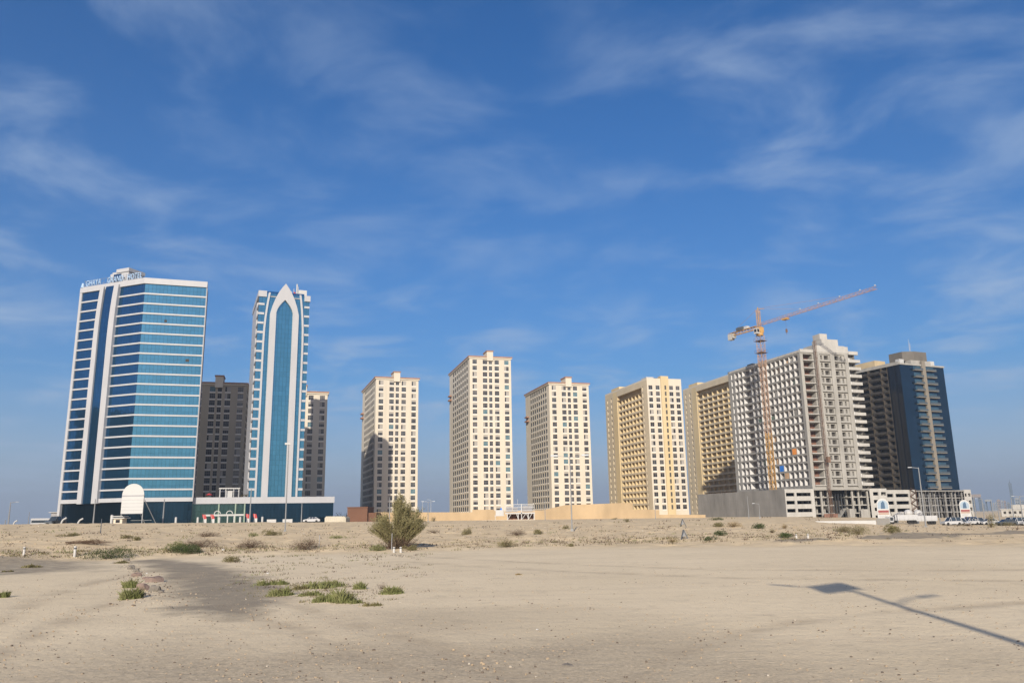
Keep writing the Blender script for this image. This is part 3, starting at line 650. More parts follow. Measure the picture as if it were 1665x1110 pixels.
# ------------------------------------------------------------------ arched glass tower
def arch_tower():
    t = empty('hotel_tower', (-99.2, 302, 0), radians(90-68), 'slim blue glass tower with a tall white pointed arch on its front', 'tower')
    W, D, z0 = 19.4, 31, 0.0
    core = MB(); core.prism([(0.3, 0.4), (W-0.3, 0.4), (W-0.3, D), (0.3, D)], z0, 90, 0, 1); core.build('core', [CLAD, ROOF], t)
    g = MB(); g.face([(0, 0, 9), (W, 0, 9), (W, 0, 90), (0, 0, 90)]); g.build('curtain_wall', G_TEAL, t)
    # side walls: white cladding with one recessed glazed bay by the front corner
    b = MB(); rows = [(z+0.42, z+FP-0.42) for z in BZ]
    for X, Nn in ((-0.05, (-1, 0)), (W+0.05, (1, 0))):
        b.facade((X, 0), (0, 1), Nn, 0.0, D, z0, 90, [(0.4, 8.5)], rows, 1.1, 0, 1, 2)
    b.face([(0, D+.01, z0), (W, D+.01, z0), (W, D+.01, 90), (0, D+.01, 90)], 0)
    b.build('side_wall', [CLAD, CLAD, WGL[0]], t)
    for z in BZ:
        b = MB(); b.box(-0.15, -0.30, z-0.42, 2.2, 0.1, z+0.42); b.box(17.5, -0.30, z-0.42, W+0.15, 0.1, z+0.42); b.build('floor_band', CLAD, t)
    # outer thin frames that lean in at the top
    def sh(z): return 1.5*max(0, (z-70)/20)**2
    zs = [9, 30, 50, 70, 76, 80, 84, 87, 90.3]
    for s0, s1, sg in ((2.05, 2.75, 1), (17.65, 16.95, -1)):
        poly = [(s0+sg*sh(z), z) for z in zs] + [(s1+sg*sh(z), z) for z in zs[::-1]]
        b = MB(); b.extrude_xz(poly, -0.75, -0.02); b.build('frame', CLAD, t)
    # pointed arch
    cx = 9.9
    outer = [(4.4, 9), (4.4, 81.6), (5.2, 85.0), (6.3, 88.2), (7.6, 91.0), (8.8, 92.9), (cx, 94.4)]
    inner = [(6.75, 9), (6.75, 82.4), (7.2, 83.9), (7.9, 85.2), (8.7, 86.3), (9.4, 87.1), (cx, 87.7)]
    b = MB(); y0, y1 = -1.1, -0.02
    for sg in (1, -1):
        f = lambda p: (cx-(cx-p[0])*sg, p[1])
        for i in range(len(outer)-1):
            o0, o1, i0, i1 = f(outer[i]), f(outer[i+1]), f(inner[i]), f(inner[i+1])
            b.face([(o0[0], y0, o0[1]), (i0[0], y0, i0[1]), (i1[0], y0, i1[1]), (o1[0], y0, o1[1])])
            b.face([(o0[0], y0, o0[1]), (o1[0], y0, o1[1]), (o1[0], y1, o1[1]), (o0[0], y1, o0[1])])
            b.face([(i0[0], y0, i0[1]), (i1[0], y0, i1[1]), (i1[0], y1, i1[1]), (i0[0], y1, i0[1])])
            if outer[i+1][1] > 90: b.face([(o0[0], y1, o0[1]), (i0[0], y1, min(i0[1], 90)), (i1[0], y1, 90), (o1[0], y1, o1[1])])
    b.build('pointed_arch', CLAD, t)
    b = MB(); b.box(4.0, -0.35, 88.6, 16.0, -0.01, 89.0); b.build('glass_transom', CLADG, t)
    b = MB(); b.box(-0.3, -0.5, 88.5, 2.9, D+0.3, 90.9); b.box(17.4, -0.5, 87.9, W+0.35, D+0.3, 90.2); b.box(2.904, D-1, 88.5, 17.396, D+0.3, 90.5); b.build('parapet', CLAD, t)
    b = MB(); b.face([(2.9, -0.1, 90), (17.3, -0.1, 90), (17.3, -0.1, 90.9), (2.9, -0.1, 90.9)]); b.build('roof_glass', G_BLUE, t)
    b = MB(); b.box(15.2, 1, 90.3, 18.4, 6, 92.8); b.build('roof_plant', WHITE, t)
    for x, h, r in ((13.4, 3.4, 0.12), (14.6, 5.4, 0.3), (15.1, 4.4, 0.10), (12.6, 2.2, 0.1)):
        b = MB(); b.bar((x, 2, 90), (x, 2, 90+h), r, n=8); b.build('antenna', WHITE, t)
    b = MB(); b.box(13.3, 1.4, 90.6, 14.0, 1.9, 91.9); b.build('antenna_panel', RED, t)
    return t
arch_tower()
def podium():
    t = empty('podium_building', (-99.2, 302, 0), radians(90-68), 'long low glass podium with a broad white fascia joining the two blue glass towers', 'low building')
    x0, x1, xm = -19.5, 31.5, -1.2
    b = MB(); b.box(x0, -1.9, 8.7, x1, -1.304, 11.0); b.box(x0, -1.3, 9.2, -0.2, 28, 10.6); b.box(W_+0.2, -1.3, 9.2, x1, 28, 10.6); b.box(x1-0.5, -1.29, 8.7, x1+0.1, 28, 11.0); b.build('fascia', CLAD, t)
    b = MB(); b.face([(xm, -1.5, 0), (x1-0.3, -1.5, 0), (x1-0.3, -1.5, 8.7), (xm, -1.5, 8.7)]); b.face([(x1-0.3, -1.5, 0), (x1-0.3, 28, 0), (x1-0.3, 28, 9), (x1-0.3, -1.5, 9)]); b.build('front_glass', G_NAVY, t)
    b = MB(); b.face([(x0, -1.2, 0), (xm, -1.2, 0), (xm, -1.2, 8.7), (x0, -1.2, 8.7)]); b.build('front_glass', G_GREEN, t)
    b = MB(); b.box(x0, 4, 0, x1-1, 27.5, 9.1); b.build('core', DARKIN, t)
    for x in (-10.2, -4.4, xm): 
        b = MB(); b.box(x-0.22, -1.75, 0, x+0.22, -1.21, 8.696); b.build('column', GREENC, t)
W_ = 19.4
GREENC = mat('pale_green_column', (0.22, 0.28, 0.22), 0.7)
podium()
def local(rx, ry, az, x, y):
    a = radians(90-az); return (rx+x*cos(a)-y*sin(a), ry+x*sin(a)+y*cos(a))
# pergola, planters and parasols on the podium roof
def on_podium(px, d=2.0):
    # point on podium roof seen at column px, d metres behind the fascia
    r = ray(px, 806); ex, ey = local(0, 0, 68, 1, 0); nx, ny = -ey, ex
    ox, oy = -99.2+nx*(d-1.5), 302+ny*(d-1.5)
    k = (nx*ox+ny*oy)/(nx*r.x+ny*r.y); return Vector((r.x*k, r.y*k, 10.604))
p = on_podium(357, 3); q = on_podium(388.5, 3); w = (q-p).length
t = empty('pergola', p, radians(22), 'white pergola frame with a solid white panel on the podium roof between the glass towers', 'pergola')
b = MB()
for x in (0, 2.0, w-2.0, w-0.2):
    for y in (0, 3.5): b.box(x, y, 0, x+0.2, y+0.2, 3.6)
b.box(-0.3, -0.2, 3.604, w+0.3, 0.3, 3.95); b.box(-0.3, 3.3, 3.604, w+0.3, 3.8, 3.95)
for i in range(9): b.box(i*w/8-0.06, 0.304, 3.62, i*w/8+0.06, 3.296, 3.86)
b.build('frame', WHITE, t)
b = MB(); b.box(2.3, 1.0, 0, w-2.3, 1.3, 2.9); b.build('panel', WHITE, t)
PLANT = mat('planter_leaves', (0.09, 0.075, 0.035), 0.9, var=0.4, scale=3)
for i, (px, lab) in enumerate(((393.5, 'brown potted palm on the podium roof right of the white pergola'), (400, 'brown potted palm on the podium roof against the arched tower'), (337, 'brown potted palm on the podium roof beside the red parasol'))):
    p = on_podium(px, 2.5); t = empty('potted_palm', p, i*1.3, lab, 'plant', 'potted palms on the podium roof')
    b = MB(); b.bar((0, 0, 0), (0, 0, 0.5), 0.25, n=8, r2=0.35); b.build('pot', WHITE, t)
    b = MB()
    for k in range(14):
        a = k*2.4; l = random.uniform(0.8, 1.5); c = Vector((cos(a), sin(a), 0)); h = random.uniform(0.5, 1.1)
        p0 = Vector((0, 0, 0.5)); p1 = c*l*0.5+Vector((0, 0, 0.5+h)); p2 = c*l+Vector((0, 0, 0.4+h*0.7)); s_ = Vector((-c.y, c.x, 0))*0.1
        b.face([p0-s_*.3, p0+s_*.3, p1+s_, p1-s_]); b.face([p1-s_, p1+s_, p2])
    b.build('fronds', PLANT, t)
p = on_podium(340, 2.5); t = empty('parasol', p, 0, 'small red parasol on the podium roof beside the wide hotel', 'parasol')
b = MB(); b.bar((0, 0, 0), (0, 0, 1.9), 0.04, n=6); b.build('pole', WHITE, t)
b = MB(); b.bar((0, 0, 1.3), (0, 0, 2.0), 1.3, n=8, r2=0.05); b.build('canopy', RED, t)

# ------------------------------------------------------------------ concrete shell with its parking podium
def open_hall(b, s0, s1, zs, depth, ncol, m_slab=0, m_col=1, m_dark=2, void=None, colw=0.7):
    """stack of open floors: slab edges, columns, dark back wall"""
    b.box(s0, depth, -3, s1, depth+0.3, zs[0], m_dark)
    for z in zs:
        if z == zs[0]: b.box(s0, -0.4, z-0.5, s1, depth-0.002, z, m_slab)
        elif void:
            b.box(s0, 1.6, z-0.45, void[0], depth-0.002, z, m_slab); b.box(void[1], 1.6, z-0.45, s1, depth-0.002, z, m_slab)
        else: b.box(s0, 1.6, z-0.45, s1, depth-0.002, z, m_slab)
    for i in range(ncol+1):
        x = s0+(s1-s0-colw)*i/ncol
        if void and void[0] < x+colw/2 < void[1]: continue
        b.box(x, (0.9 if i % 2 else 1.7), -3, x+colw, (1.5 if i % 2 else 2.3), zs[0]-0.504, m_col)
        b.box(x, depth*0.5, -3, x+colw, depth*0.5+0.7, zs[0]-0.504, m_col)
def shell_tower():
    az = 72; t = empty('unfinished_tower', (123.1, 335, 0), radians(90-az), 'unfinished grey concrete tower behind the crane with rows of open white-walled cells', 'tower under construction')
    W, D = 28.4, 55.0; P3 = 3.3; NZ = 17; zt = 69.0; zb = 11.4
    fl = [65.5-i*P3 for i in range(NZ)]                 # slab tops
    rows = [(z+0.30, z+2.85) for z in fl]
    b = MB()
    ncell = 15; pc = 3.22; cols = [(1.7+i*pc, 1.7+(i+1)*pc-0.42) for i in range(ncell)]
    cols[11] = (cols[11][0], cols[12][1]); del cols[12]
    lo = fl[-1]
    for X, Nn in ((0, (-1, 0)), (W, (1, 0))):
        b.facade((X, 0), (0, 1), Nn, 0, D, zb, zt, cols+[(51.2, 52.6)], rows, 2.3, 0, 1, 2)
    b.face([(0, D, zb), (W, D, zb), (W, D, zt), (0, D, zt)], 0); b.face([(0, 0, zt), (W, 0, zt), (W, D, zt), (0, D, zt)], 3)
    # front: piers in the wall plane, set-back bays between them
    bays = [(1.5, 6.3), (9.6, 15.2), (17.3, 22.7)]
    b.facade((0, 0), (1, 0), (0, -1), 0, 6.9, zb, zt, bays[:1], rows, 3.0, 4, 4, 5)
    # cut: redraw the set-back bays as inner walls with small openings, in front of which ledges run
    b.facade((0, -0.55), (1, 0), (0, -1), 6.9, 24.6, zb, zt+0.6, [(9.6, 15.2), (17.3, 22.7)], [(zb+0.3, zt-0.4)], 0.9, 4, 4, None)
    for k, (x0, x1) in enumerate(bays[1:]):
        holes = [(x0+0.8, x0+1.7), (x0+2.6, x0+5.0)] if k == 0 else [(x0+0.4, x0+2.3), (x0+3.5, x0+4.3)]
        b.facade((0, 0.05-0.15), (1, 0), (0, -1), x0, x1, zb, zt, holes, [(z+0.75, z+2.55) for z in fl], 1.0, 4, 4, 6)
    b.box(6.9, -0.549, zb, 7.0, -0.002, zt, 4)
    b.facade((0, 1.6), (1, 0), (0, -1), 24.6, W, zb, zt, [(25.6, 27.2)], [(z+0.3, z+2.5) for z in fl], 0.8, 0, 0, 6)
    b.face([(24.6, -0.55, zb), (24.6, 1.6, zb), (24.6, 1.6, zt), (24.6, -0.55, zt)], 4)
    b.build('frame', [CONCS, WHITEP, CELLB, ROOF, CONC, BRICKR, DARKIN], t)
    for z in fl:
        q = MB(); q.box(1.2, -0.75, z-0.1, 6.5, -0.004, z+0.28); q.build('balcony_slab', CONCL, t)
        for x0, x1 in bays[1:]:
            q = MB(); q.box(x0+0.004, -0.95, z-0.12, x1-0.2, -0.12, z+0.16); q.build('window_ledge', CONC, t)
        q = MB(); q.box(24.7, -1.3, z-0.12, 30.2, 1.58, z+0.15); q.box(24.7, -1.3, z+0.154, 30.2, -1.15, z+1.15); q.box(30.05, -1.146, z+0.154, 30.2, 1.58, z+1.15)
        q.box(30.2-0.5, 1.584, z-0.12, 30.2, 9, z+1.15); q.build('corner_balcony', CONCL, t)
    # stepped crown and roof parapet
    q = MB()
    q.box(6.9, -0.5, zt+0.604, 25.0, 6, 72.4); q.box(11.7, -0.3, 72.404, 20.3, 6, 75.4); q.box(11.6, 0.4, 75.404, 15.4, 5, 77.9); q.box(20.8, 1, 72.404, 24.6, 5, 73.0)
    q.box(0.0, -0.4, zt+0.004, 6.896, 0.2, zt+1.4); q.box(25.004, -0.6, zt+0.004, 30.0, 0.4, zt+1.5)
    q.box(-0.15, 0.204, zt+0.004, 0.25, D, zt+1.0); q.box(W-0.2, 0.404, zt+0.004, W+0.15, D, zt+1.0)
    q.box(6, 30, zt+0.004, 13, 38, zt+3.0); q.box(4, 44, zt+0.004, 9, 50, zt+2.4)
    q.build('crown', CONCL, t)
    q = MB(); q.box(3, 38.5, zt+0.004, 7, 43, zt+2.6); q.build('roof_plant', DSTEEL, t)
    for n_ in range(46):
        c = random.choice(cols); z = random.choice(fl); nm, m_ = random.choice((('block_infill', CELLB), ('block_infill', CONCG), ('plywood_sheet', TANS), ('dust_net', NETM), ('block_infill', CONC)))
        y1_ = c[0]+(c[1]-c[0])*random.choice((.45, .6, 1.0)); dp = random.choice((0.3, 0.9, 1.6)); h_ = random.choice((1.1, 1.6, 2.5))
        q = MB(); q.box(dp, c[0]+0.05, z+0.32, dp+0.08, y1_-0.05, z+0.32+h_); q.build(nm, m_, t)
    for n_ in range(3):
        q = MB()
        for i in range(26): x_ = random.uniform(0.3, W-0.3); y_ = random.uniform(1, 50); q.bar((x_, y_, zt), (x_+random.uniform(-.1, .1), y_, zt+random.uniform(1.2, 2.4)), 0.035)
        q.build('rebar', RUST, t)
    q = MB()
    for i in range(70): c = random.choice(cols); z = random.choice(fl); y_ = random.uniform(c[0], c[1]); q.bar((0.2, y_, z+0.3), (0.2, y_, z+2.85), 0.05)
    q.build('scaffold_props', RUST, t)
    # coloured sheets hung in cells
    for (i, k, mt_, nm) in ((5, 14, BLUE, 'blue_sheet'), (2, 12, ORANGE, 'orange_sheet'), (4, 15, TANS, 'plywood_sheet')):
        c = cols[i]; q = MB(); q.box(-0.04, c[0]+0.05, fl[k]+0.32, 0.06, c[1]-0.05, fl[k]+2.8); q.build(nm, mt_, t)
    return t
CONCS = mat('weathered_concrete', (0.235, 0.23, 0.215), 0.9, var=0.22, scale=0.3, streak=0.3)
NETM = mat('green_dust_net', (0.10, 0.14, 0.11), 0.9)
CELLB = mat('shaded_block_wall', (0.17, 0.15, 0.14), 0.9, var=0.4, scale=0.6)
TANS = mat('plywood', (0.45, 0.30, 0.18), 0.8)
shell_tower()
def parking(root, az, W, D, zt, zlev, cols, label, hall, sidewall, extra=None, gapz=1.38):
    t = empty('parking_podium', (root[0], root[1], 0), radians(90-az), label, 'parking garage')
    rows = [(z-gapz, z) for z in zlev]
    b = MB()
    h0, h1 = hall
    b.facade((0, 0), (1, 0), (0, -1), 0, h0, -3.5, zt, [c for c in cols if c[1] <= h0], rows, 0.5, 1, 1, None)
    b.facade((0, 0), (1, 0), (0, -1), h1, W, -3.5, zt, [c for c in cols if c[0] >= h1], rows, 0.5, 1, 1, None)
    b.facade((0, 0), (0, 1), (-1, 0), 0, D, -3.5, zt, [] if sidewall else [(2+i*7, 7.5+i*7) for i in range(int(D/7)-1)], rows, 0.5, 0, 0, None)
    b.facade((W, 0), (0, 1), (1, 0), 0, D, -3.5, zt, [(2+i*7, 7.5+i*7) for i in range(int(D/7)-1)], rows, 0.5, 1, 1, 3)
    b.face([(0, D, -3.5), (W, D, -3.5), (W, D, zt), (0, D, zt)], 0)
    for x0, x1 in ((0, h0), (h1, W)): b.face([(x0, 0, zt-0.9), (x1, 0, zt-0.9), (x1, D, zt-0.9), (x0, D, zt-0.9)], 2)
    b.face([(h0, 9, zt-0.9), (h1, 9, zt-0.9), (h1, D, zt-0.9), (h0, D, zt-0.9)], 2)
    for z in zlev: # inner floors
        b.box(0.6, 0.6, z-2.2, h0, 14, z-1.9, 0)
        b.box(h1, 0.6, z-2.2, W-0.6, 14, z-1.9, 0)
    b.box(0.5, 14.1, -3, h0-0.1, 14.4, zt-1, 3); b.box(h1+0.1, 14.1, -3, W-0.5, 14.4, zt-1, 3)
    for x in np.arange(3, W-2, 8):
        if not (h0-1 < x < h1): b.box(x, 4, -3, x+0.6, 4.6, zt-1, 0)
    b.build('frame', [CONCG if sidewall else CONC, CONCL, ROOF, DARKIN], t)
    return t
PR = (109.9, 330.4); PW_ = 51.2
t = parking(PR, 72, PW_, 68, 11.4, (9.9, 6.7, 3.5, 0.3), [(0.5, 4.6), (5.6, 12.6), (44.0, 46.8), (48.2, 50.8)], 'grey concrete parking podium under the unfinished tower, with a blank side wall and open levels', (14.2, 42.2), True)
b = MB(); open_hall(b, 14.2, 42.2, (11.38, 8.2, 4.9, 1.6), 9.0, 7, void=(24.8, 33.2)); b.build('hall', [CONC, CONC, DARKIN], t)
b = MB()
for i in range(15): b.bar((25.6+i*0.5, 3+(i % 3)*0.8, -2), (25.6+i*0.5+random.uniform(-.15, .15), 3+(i % 3)*0.8, 9.5), 0.07)
b.build('scaffold_props', DSTEEL, t)
b = MB(); b.face([(26, 1.5, -2), (31, 1.5, 3.4), (31, 4.5, 3.4), (26, 4.5, -2)]); b.box(37.0, 0.2, -3, 40.8, 0.5, 2.9); b.box(31.4, 0.3, -3, 33.2, 2, 3.2); b.build('ramp', CONC, t)
b = MB(); b.box(17.6, -0.8, -2.5, 24.2, -0.4, 1.3); b.build('site_tarpaulin', BRICKR, t)
# wall panel joints of the blank side wall
b = MB()
for i in range(1, 12): b.box(-0.05, i*5.8, -3, -0.003, i*5.8+0.07, 11.3)
for z in (4.0, 7.6): b.box(-0.045, 0.2, z, -0.003, 67, z+0.06)
b.build('formwork_joint', CONCJ := mat('joint_dark', (0.20, 0.19, 0.18), 0.9), t)
# ------------------------------------------------------------------ dark blue tower
def blue_tower():
    az = 66; t = empty('apartment_tower', (192.3, 390, 0), radians(90-az), 'dark blue glass tower with a beige central spine and balcony wings at the far right', 'tower block')
    W, D, zt, zb, P = 31.2, 36.0, 75.0, 11.6, 3.42
    fl = [zt-4.4-i*P for i in range(18)]
    b = MB(); b.face([(0, 0, zb), (W, 0, zb), (W, 0, zt-2), (0, 0, zt-2)]); b.face([(W, 0, zb), (W, D, zb), (W, D, zt-2), (W, 0, zt-2)]); b.build('curtain_wall', G_DARKBLUE, t)
    b = MB()
    # left side: black glass folds then three bays of deep balconies
    for i, (y0, y1, o) in enumerate(((0, 1.8, 0.0), (1.8, 3.4, 0.5), (3.4, 5.0, 0.1), (5.0, 7.6, 0.6))):
        b.face([(o, y0, zb), (o, y1, zb), (o, y1, zt-2), (o, y0, zt-2)])
        b.face([(o, y1, zb), (0.1, y1, zb), (0.1, y1, zt-2), (o, y1, zt-2)]); b.face([(o, y0, zb), (0, y0, zb), (0, y0, zt-2), (o, y0, zt-2)])
    b.build('folded_glass', G_BLACK, t)
    b = MB()
    b.facade((0, 0), (0, 1), (-1, 0), 7.6, D, zb, zt-2, [(7.9, 11.0), (12.0, 18.9), (20.1, 27.0), (28.2, 35)], [(z+0.05, z+2.8) for z in fl], 2.2, 0, 1, 2)
    b.face([(0, D, zb), (W, D, zb), (W, D, zt-2), (0, D, zt-2)], 0)
    b.build('side_wall', [TAUPE2, TAUPE, DARKIN], t)
    spots = []
    for z in fl:
        for y0, y1 in ((12.0, 18.9), (20.1, 27.0), (28.2, 35)): spots.append(((0, y1, z), radians(-90)))
    q = MB(); q.box(0.05, -0.5, -0.15, 6.85, -0.004, 0.12); q.box(0.05, -0.5, 0.124, 6.85, -0.38, 1.0); repeat_part('balcony', [(q, [TAUPE])], spots, t)
    q = MB(); q.box(0.05, -0.4, -0.15, 3.05, -0.004, 0.9); repeat_part('balcony', [(q, [TAUPE])], [((0, 11.0, z), radians(-90)) for z in fl], t)
    q = MB(); q.box(14.8, -0.9, zb, 17.2, -0.004, zt+0.6); q.build('spine', BEIGE, t)
    for z in fl:
        for x0, x1 in ((8.9, 14.79), (17.21, 24.2)):
            q = MB(); q.box(x0, -1.35, z-0.16, x1, -0.004, z+0.14, 0); q.box(x0, -1.35, z+0.144, x1, -1.30, z+0.95, 1); q.box(x0, -1.36, z+0.954, x1, -1.29, z+1.0, 0); q.build('wing_balcony', [BEIGE, CLADG_], t)
    for x0, x1 in ((9.4, 14.6), (17.4, 23.8)):
        q = MB()
        for z in fl: q.box(x0, -0.03, z+0.2, x1, -0.004, z+2.3)
        q.build('balcony_doors', G_BLACK2, t)
    q = MB(); q.box(-0.3, -0.4, zt-1.996, W+0.3, 0.3, zt-1.2); q.box(-0.3, 0.304, zt-1.996, 0.5, D, zt-0.4); q.box(0.504, D-0.5, zt-1.996, W+0.3, D, zt-0.8); q.box(W-0.3, 0.304, zt-1.996, W+0.3, D-0.504, zt-0.9)
    q.box(9, 0.6, zt-1.2, 23, 4, zt+0.9); q.build('parapet', CONC, t)
    q = MB(); q.face([(0.5, 0.3, zt-1.5), (W-0.3, 0.3, zt-1.5), (W-0.3, D-0.5, zt-1.5), (0.5, D-0.5, zt-1.5)]); q.build('roof', ROOF, t)
    q = MB(); q.prism([(7.5, 4), (12.5, 1.2), (21.5, 1.2), (21.5, 12), (7.5, 12)], zt+0.904, 80.7); q.build('lift_house', LIFTM, t)
    q = MB(); q.box(1.5, 16, zt-1.2, 9, 34, 78.0); q.build('rooftop_block', YELLOWP, t)
    q = MB(); q.bar((12.2, 3, 81.2), (12.2, 3, 87.5), 0.14, r2=0.05); q.bar((12.9, 3, 81.2), (12.9, 3, 85.5), 0.06); q.build('mast', WHITE, t)
    for x0, y0, x1, y1, h in ((4, 3, 7, 5.5, 1.6), (24, 2, 27.5, 4, 1.5)): q = MB(); q.box(x0, y0, zt-1.2, x1, y1, zt+h); q.build('cooling_unit', WHITE, t)
    return t
LIFTM = mat('lift_house_render', (0.115, 0.105, 0.09), 0.9, var=0.15)
CLADG_ = mat('balcony_panel', (0.045, 0.065, 0.085), 0.7); G_BLACK2 = mat('balcony_door_glass', (0.03, 0.07, 0.11), 0.15, var=0.3)
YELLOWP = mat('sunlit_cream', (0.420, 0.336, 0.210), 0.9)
blue_tower()
PD = (173.7, 381.6)
t = parking(PD, 68, 56.6, 50, 11.7, (9.9, 6.5, 3.1), [(0.4, 5.4), (6.8, 15.0), (52.2, 53.6), (54.4, 56.2)], 'pale parking podium under the dark blue tower at the far right', (19.5, 51.6), False, gapz=1.55)
b = MB(); open_hall(b, 19.5, 51.6, (11.38, 8.0, 4.6, 1.2), 9.0, 9, void=(35, 40), colw=0.5); b.build('hall', [CONCS, CONCS, DARKIN], t)
b = MB()
for k in range(4):
    z = -1+k*3.2
    b.face([(15.6, -0.9, z), (18.9, -0.9, z+1.6), (18.9, 0.3, z+1.6), (15.6, 0.3, z)]); b.face([(18.9, -0.9, z+1.6), (15.6, -0.9, z+3.2), (15.6, 0.3, z+3.2), (18.9, 0.3, z+1.6)])
    b.bar((15.6, -0.9, z+0.9), (18.9, -0.9, z+2.5), 0.06); b.bar((18.9, -0.9, z+2.5), (15.6, -0.9, z+4.1), 0.06)
for x in (15.5, 19.0): b.bar((x, -0.9, -3), (x, -0.9, 12), 0.09)
b.build('site_stair', RUST, t)
b = MB()
for i in range(14):
    x = 21+i*2.2; b.bar((x, -0.6, -3), (x, -0.6, 10.8), 0.06)
for z in (1.5, 4, 6.5, 9): b.bar((21, -0.6, z), (50, -0.6, z), 0.05)
b.build('scaffold', CLADG, t)
# ------------------------------------------------------------------ tower crane
def lattice(b, a, c, w, n, r, rb=None, tri=False):
    """lattice box from a to c of width w, n bays"""
    a = Vector(a); c = Vector(c); d = (c-a).normalized(); rb = rb or r*0.6
    u = d.cross(Vector((0, 0, 1))); u = Vector((1, 0, 0)) if u.length < 0.1 else u.normalized(); v = u.cross(d).normalized()
    if tri: offs = [u*(-w/2), u*(w/2), v*(w*0.95)]
    else: offs = [u*(-w/2)+v*(-w/2), u*(w/2)+v*(-w/2), u*(w/2)+v*(w/2), u*(-w/2)+v*(w/2)]
    k = len(offs)
    for o in offs: b.bar(a+o, c+o, r)
    for i in range(n):
        p0 = a+(c-a)*(i/n); p1 = a+(c-a)*((i+1)/n)
        for j in range(k):
            o0, o1 = offs[j], offs[(j+1) % k]
            if i % 2: o0, o1 = o1, o0
            b.bar(p0+o0, p1+o1, rb); b.bar(p0+o0, p0+o1, rb)
def crane():
    t = empty('tower_crane', (110.0, 345.0, 0), radians(90-150.6), 'tall orange tower crane with a long raised jib, in front of the unfinished concrete tower', 'crane')
    t.scale = (1.05, 1.05, 1.05)
    b = MB(); lattice(b, (0, 0, 34), (0, 0, 70), 1.8, 18, 0.10, 0.055); lattice(b, (0, 0, 62), (0, 0, 75), 2.4, 6, 0.10, 0.06); b.build('mast', CRANEY, t)
    b = MB(); lattice(b, (0, 0, 0), (0, 0, 34), 1.8, 17, 0.13, 0.08); b.build('mast_base', CRANEO, t)
    b = MB()
    for z in (67.5, 72.6): b.box(-1.9, -1.9, z, 1.9, 1.9, z+0.15); 
    for z in (67.5, 72.6):
        for x, y in ((-1.9, -1.9), (1.9, -1.9), (1.9, 1.9), (-1.9, 1.9)): b.bar((x, y, z), (x, y, z+1.1), 0.04)
        for q in (-1.9, 1.9): b.bar((-1.9, q, z+1.1), (1.9, q, z+1.1), 0.03); b.bar((q, -1.9, z+1.1), (q, 1.9, z+1.1), 0.03)
    b.build('climbing_platform', RUST, t)
    b = MB(); b.bar((0, 0, 75), (0, 0, 76.2), 1.5, n=12); b.box(-1.4, -1.1, 76.204, 1.4, 1.1, 78.6); b.build('slewing_ring', CRANEO, t)
    b = MB(); b.box(-0.7, -2.7, 75.6, 1.1, -1.2, 77.9, 0); b.box(1.104, -2.5, 76.2, 1.13, -1.4, 77.6, 1); b.box(-0.4, -2.73, 76.3, 0.8, -2.704, 77.5, 1); b.build('cab', [WHITE, WGL[0]], t)
    b = MB(); lattice(b, (0, 0, 78.6), (0, 0, 86.4), 1.1, 6, 0.11); b.bar((0, 0, 86.4), (0, 0, 87.6), 0.35, r2=0.05); b.bar((0, 0, 86.6), (3.6, 0, 85.9), 0.12); b.build('apex', CRANEO, t)
    jl = 57.0
    b = MB(); lattice(b, (1.2, 0, 79.3), (jl, 0, 80.6), 1.15, 38, 0.075, 0.04, tri=True); b.build('jib', CRANER, t)
    b = MB(); b.bar((0, 0, 86.9), (22, 0, 81.3), 0.045); b.bar((0, 0, 86.9), (41, 0, 81.7), 0.045); b.bar((0, 0, 86.9), (-15, 0, 79.9), 0.05); b.build('pendant_line', CRANER, t)
    b = MB(); lattice(b, (-1.2, 0, 78.8), (-17.5, 0, 78.8), 1.3, 9, 0.12, 0.07); b.box(-17, -0.7, 79.46, -2, 0.7, 79.5); b.build('counter_jib', CRANEO, t)
    b = MB(); b.box(-17.6, -1.0, 76.4, -15.6, 1.0, 79.0); b.box(-15.3, -0.9, 77.0, -14.4, 0.9, 79.0); b.build('counterweight', CONCL, t)
    b = MB(); b.box(-12.5, -0.9, 79.504, -8.5, 0.9, 80.9); b.build('winch', DSTEEL, t)
    b = MB(); b.box(-8, -0.8, 79.504, -6.2, 0.8, 80.6); b.build('winch_cover', WHITE, t)
    b = MB(); b.box(13, -0.9, 78.7, 15.6, 0.9, 79.3); b.build('trolley', CRANEO, t)
    b = MB(); b.bar((14.3, 0, 74.8), (14.3, 0, 78.7), 0.03); b.box(14.0, -0.25, 73.4, 14.6, 0.25, 74.8); b.bar((14.3, 0, 72.6), (14.3, 0, 73.4), 0.1); b.build('hook_block', RUST, t)
    for x in (22, 31, 41, 50, 56.4): 
        b = MB(); b.box(x-.2, -.15, 80.9+x/57*1.0, x+.2, .15, 81.3+x/57*1.0); b.build('jib_lamp', WHITE, t)
crane()
# hoist mast on the front of the shell
b = MB(); x, y = local(123.1, 335, 72, 6.7, -1.9); t = empty('hoist_mast', (x, y, 0), radians(18), 'slim brown hoist mast standing against the front of the unfinished tower', 'hoist')
lattice(b, (0, 0, -2), (0, 0, 74), 0.85, 60, 0.06, 0.04); b.build('mast', RUST, t)
b = MB(); b.box(-0.7, -1.8, 22, 0.7, -0.5, 24.4); b.build('cage', RUST, t)

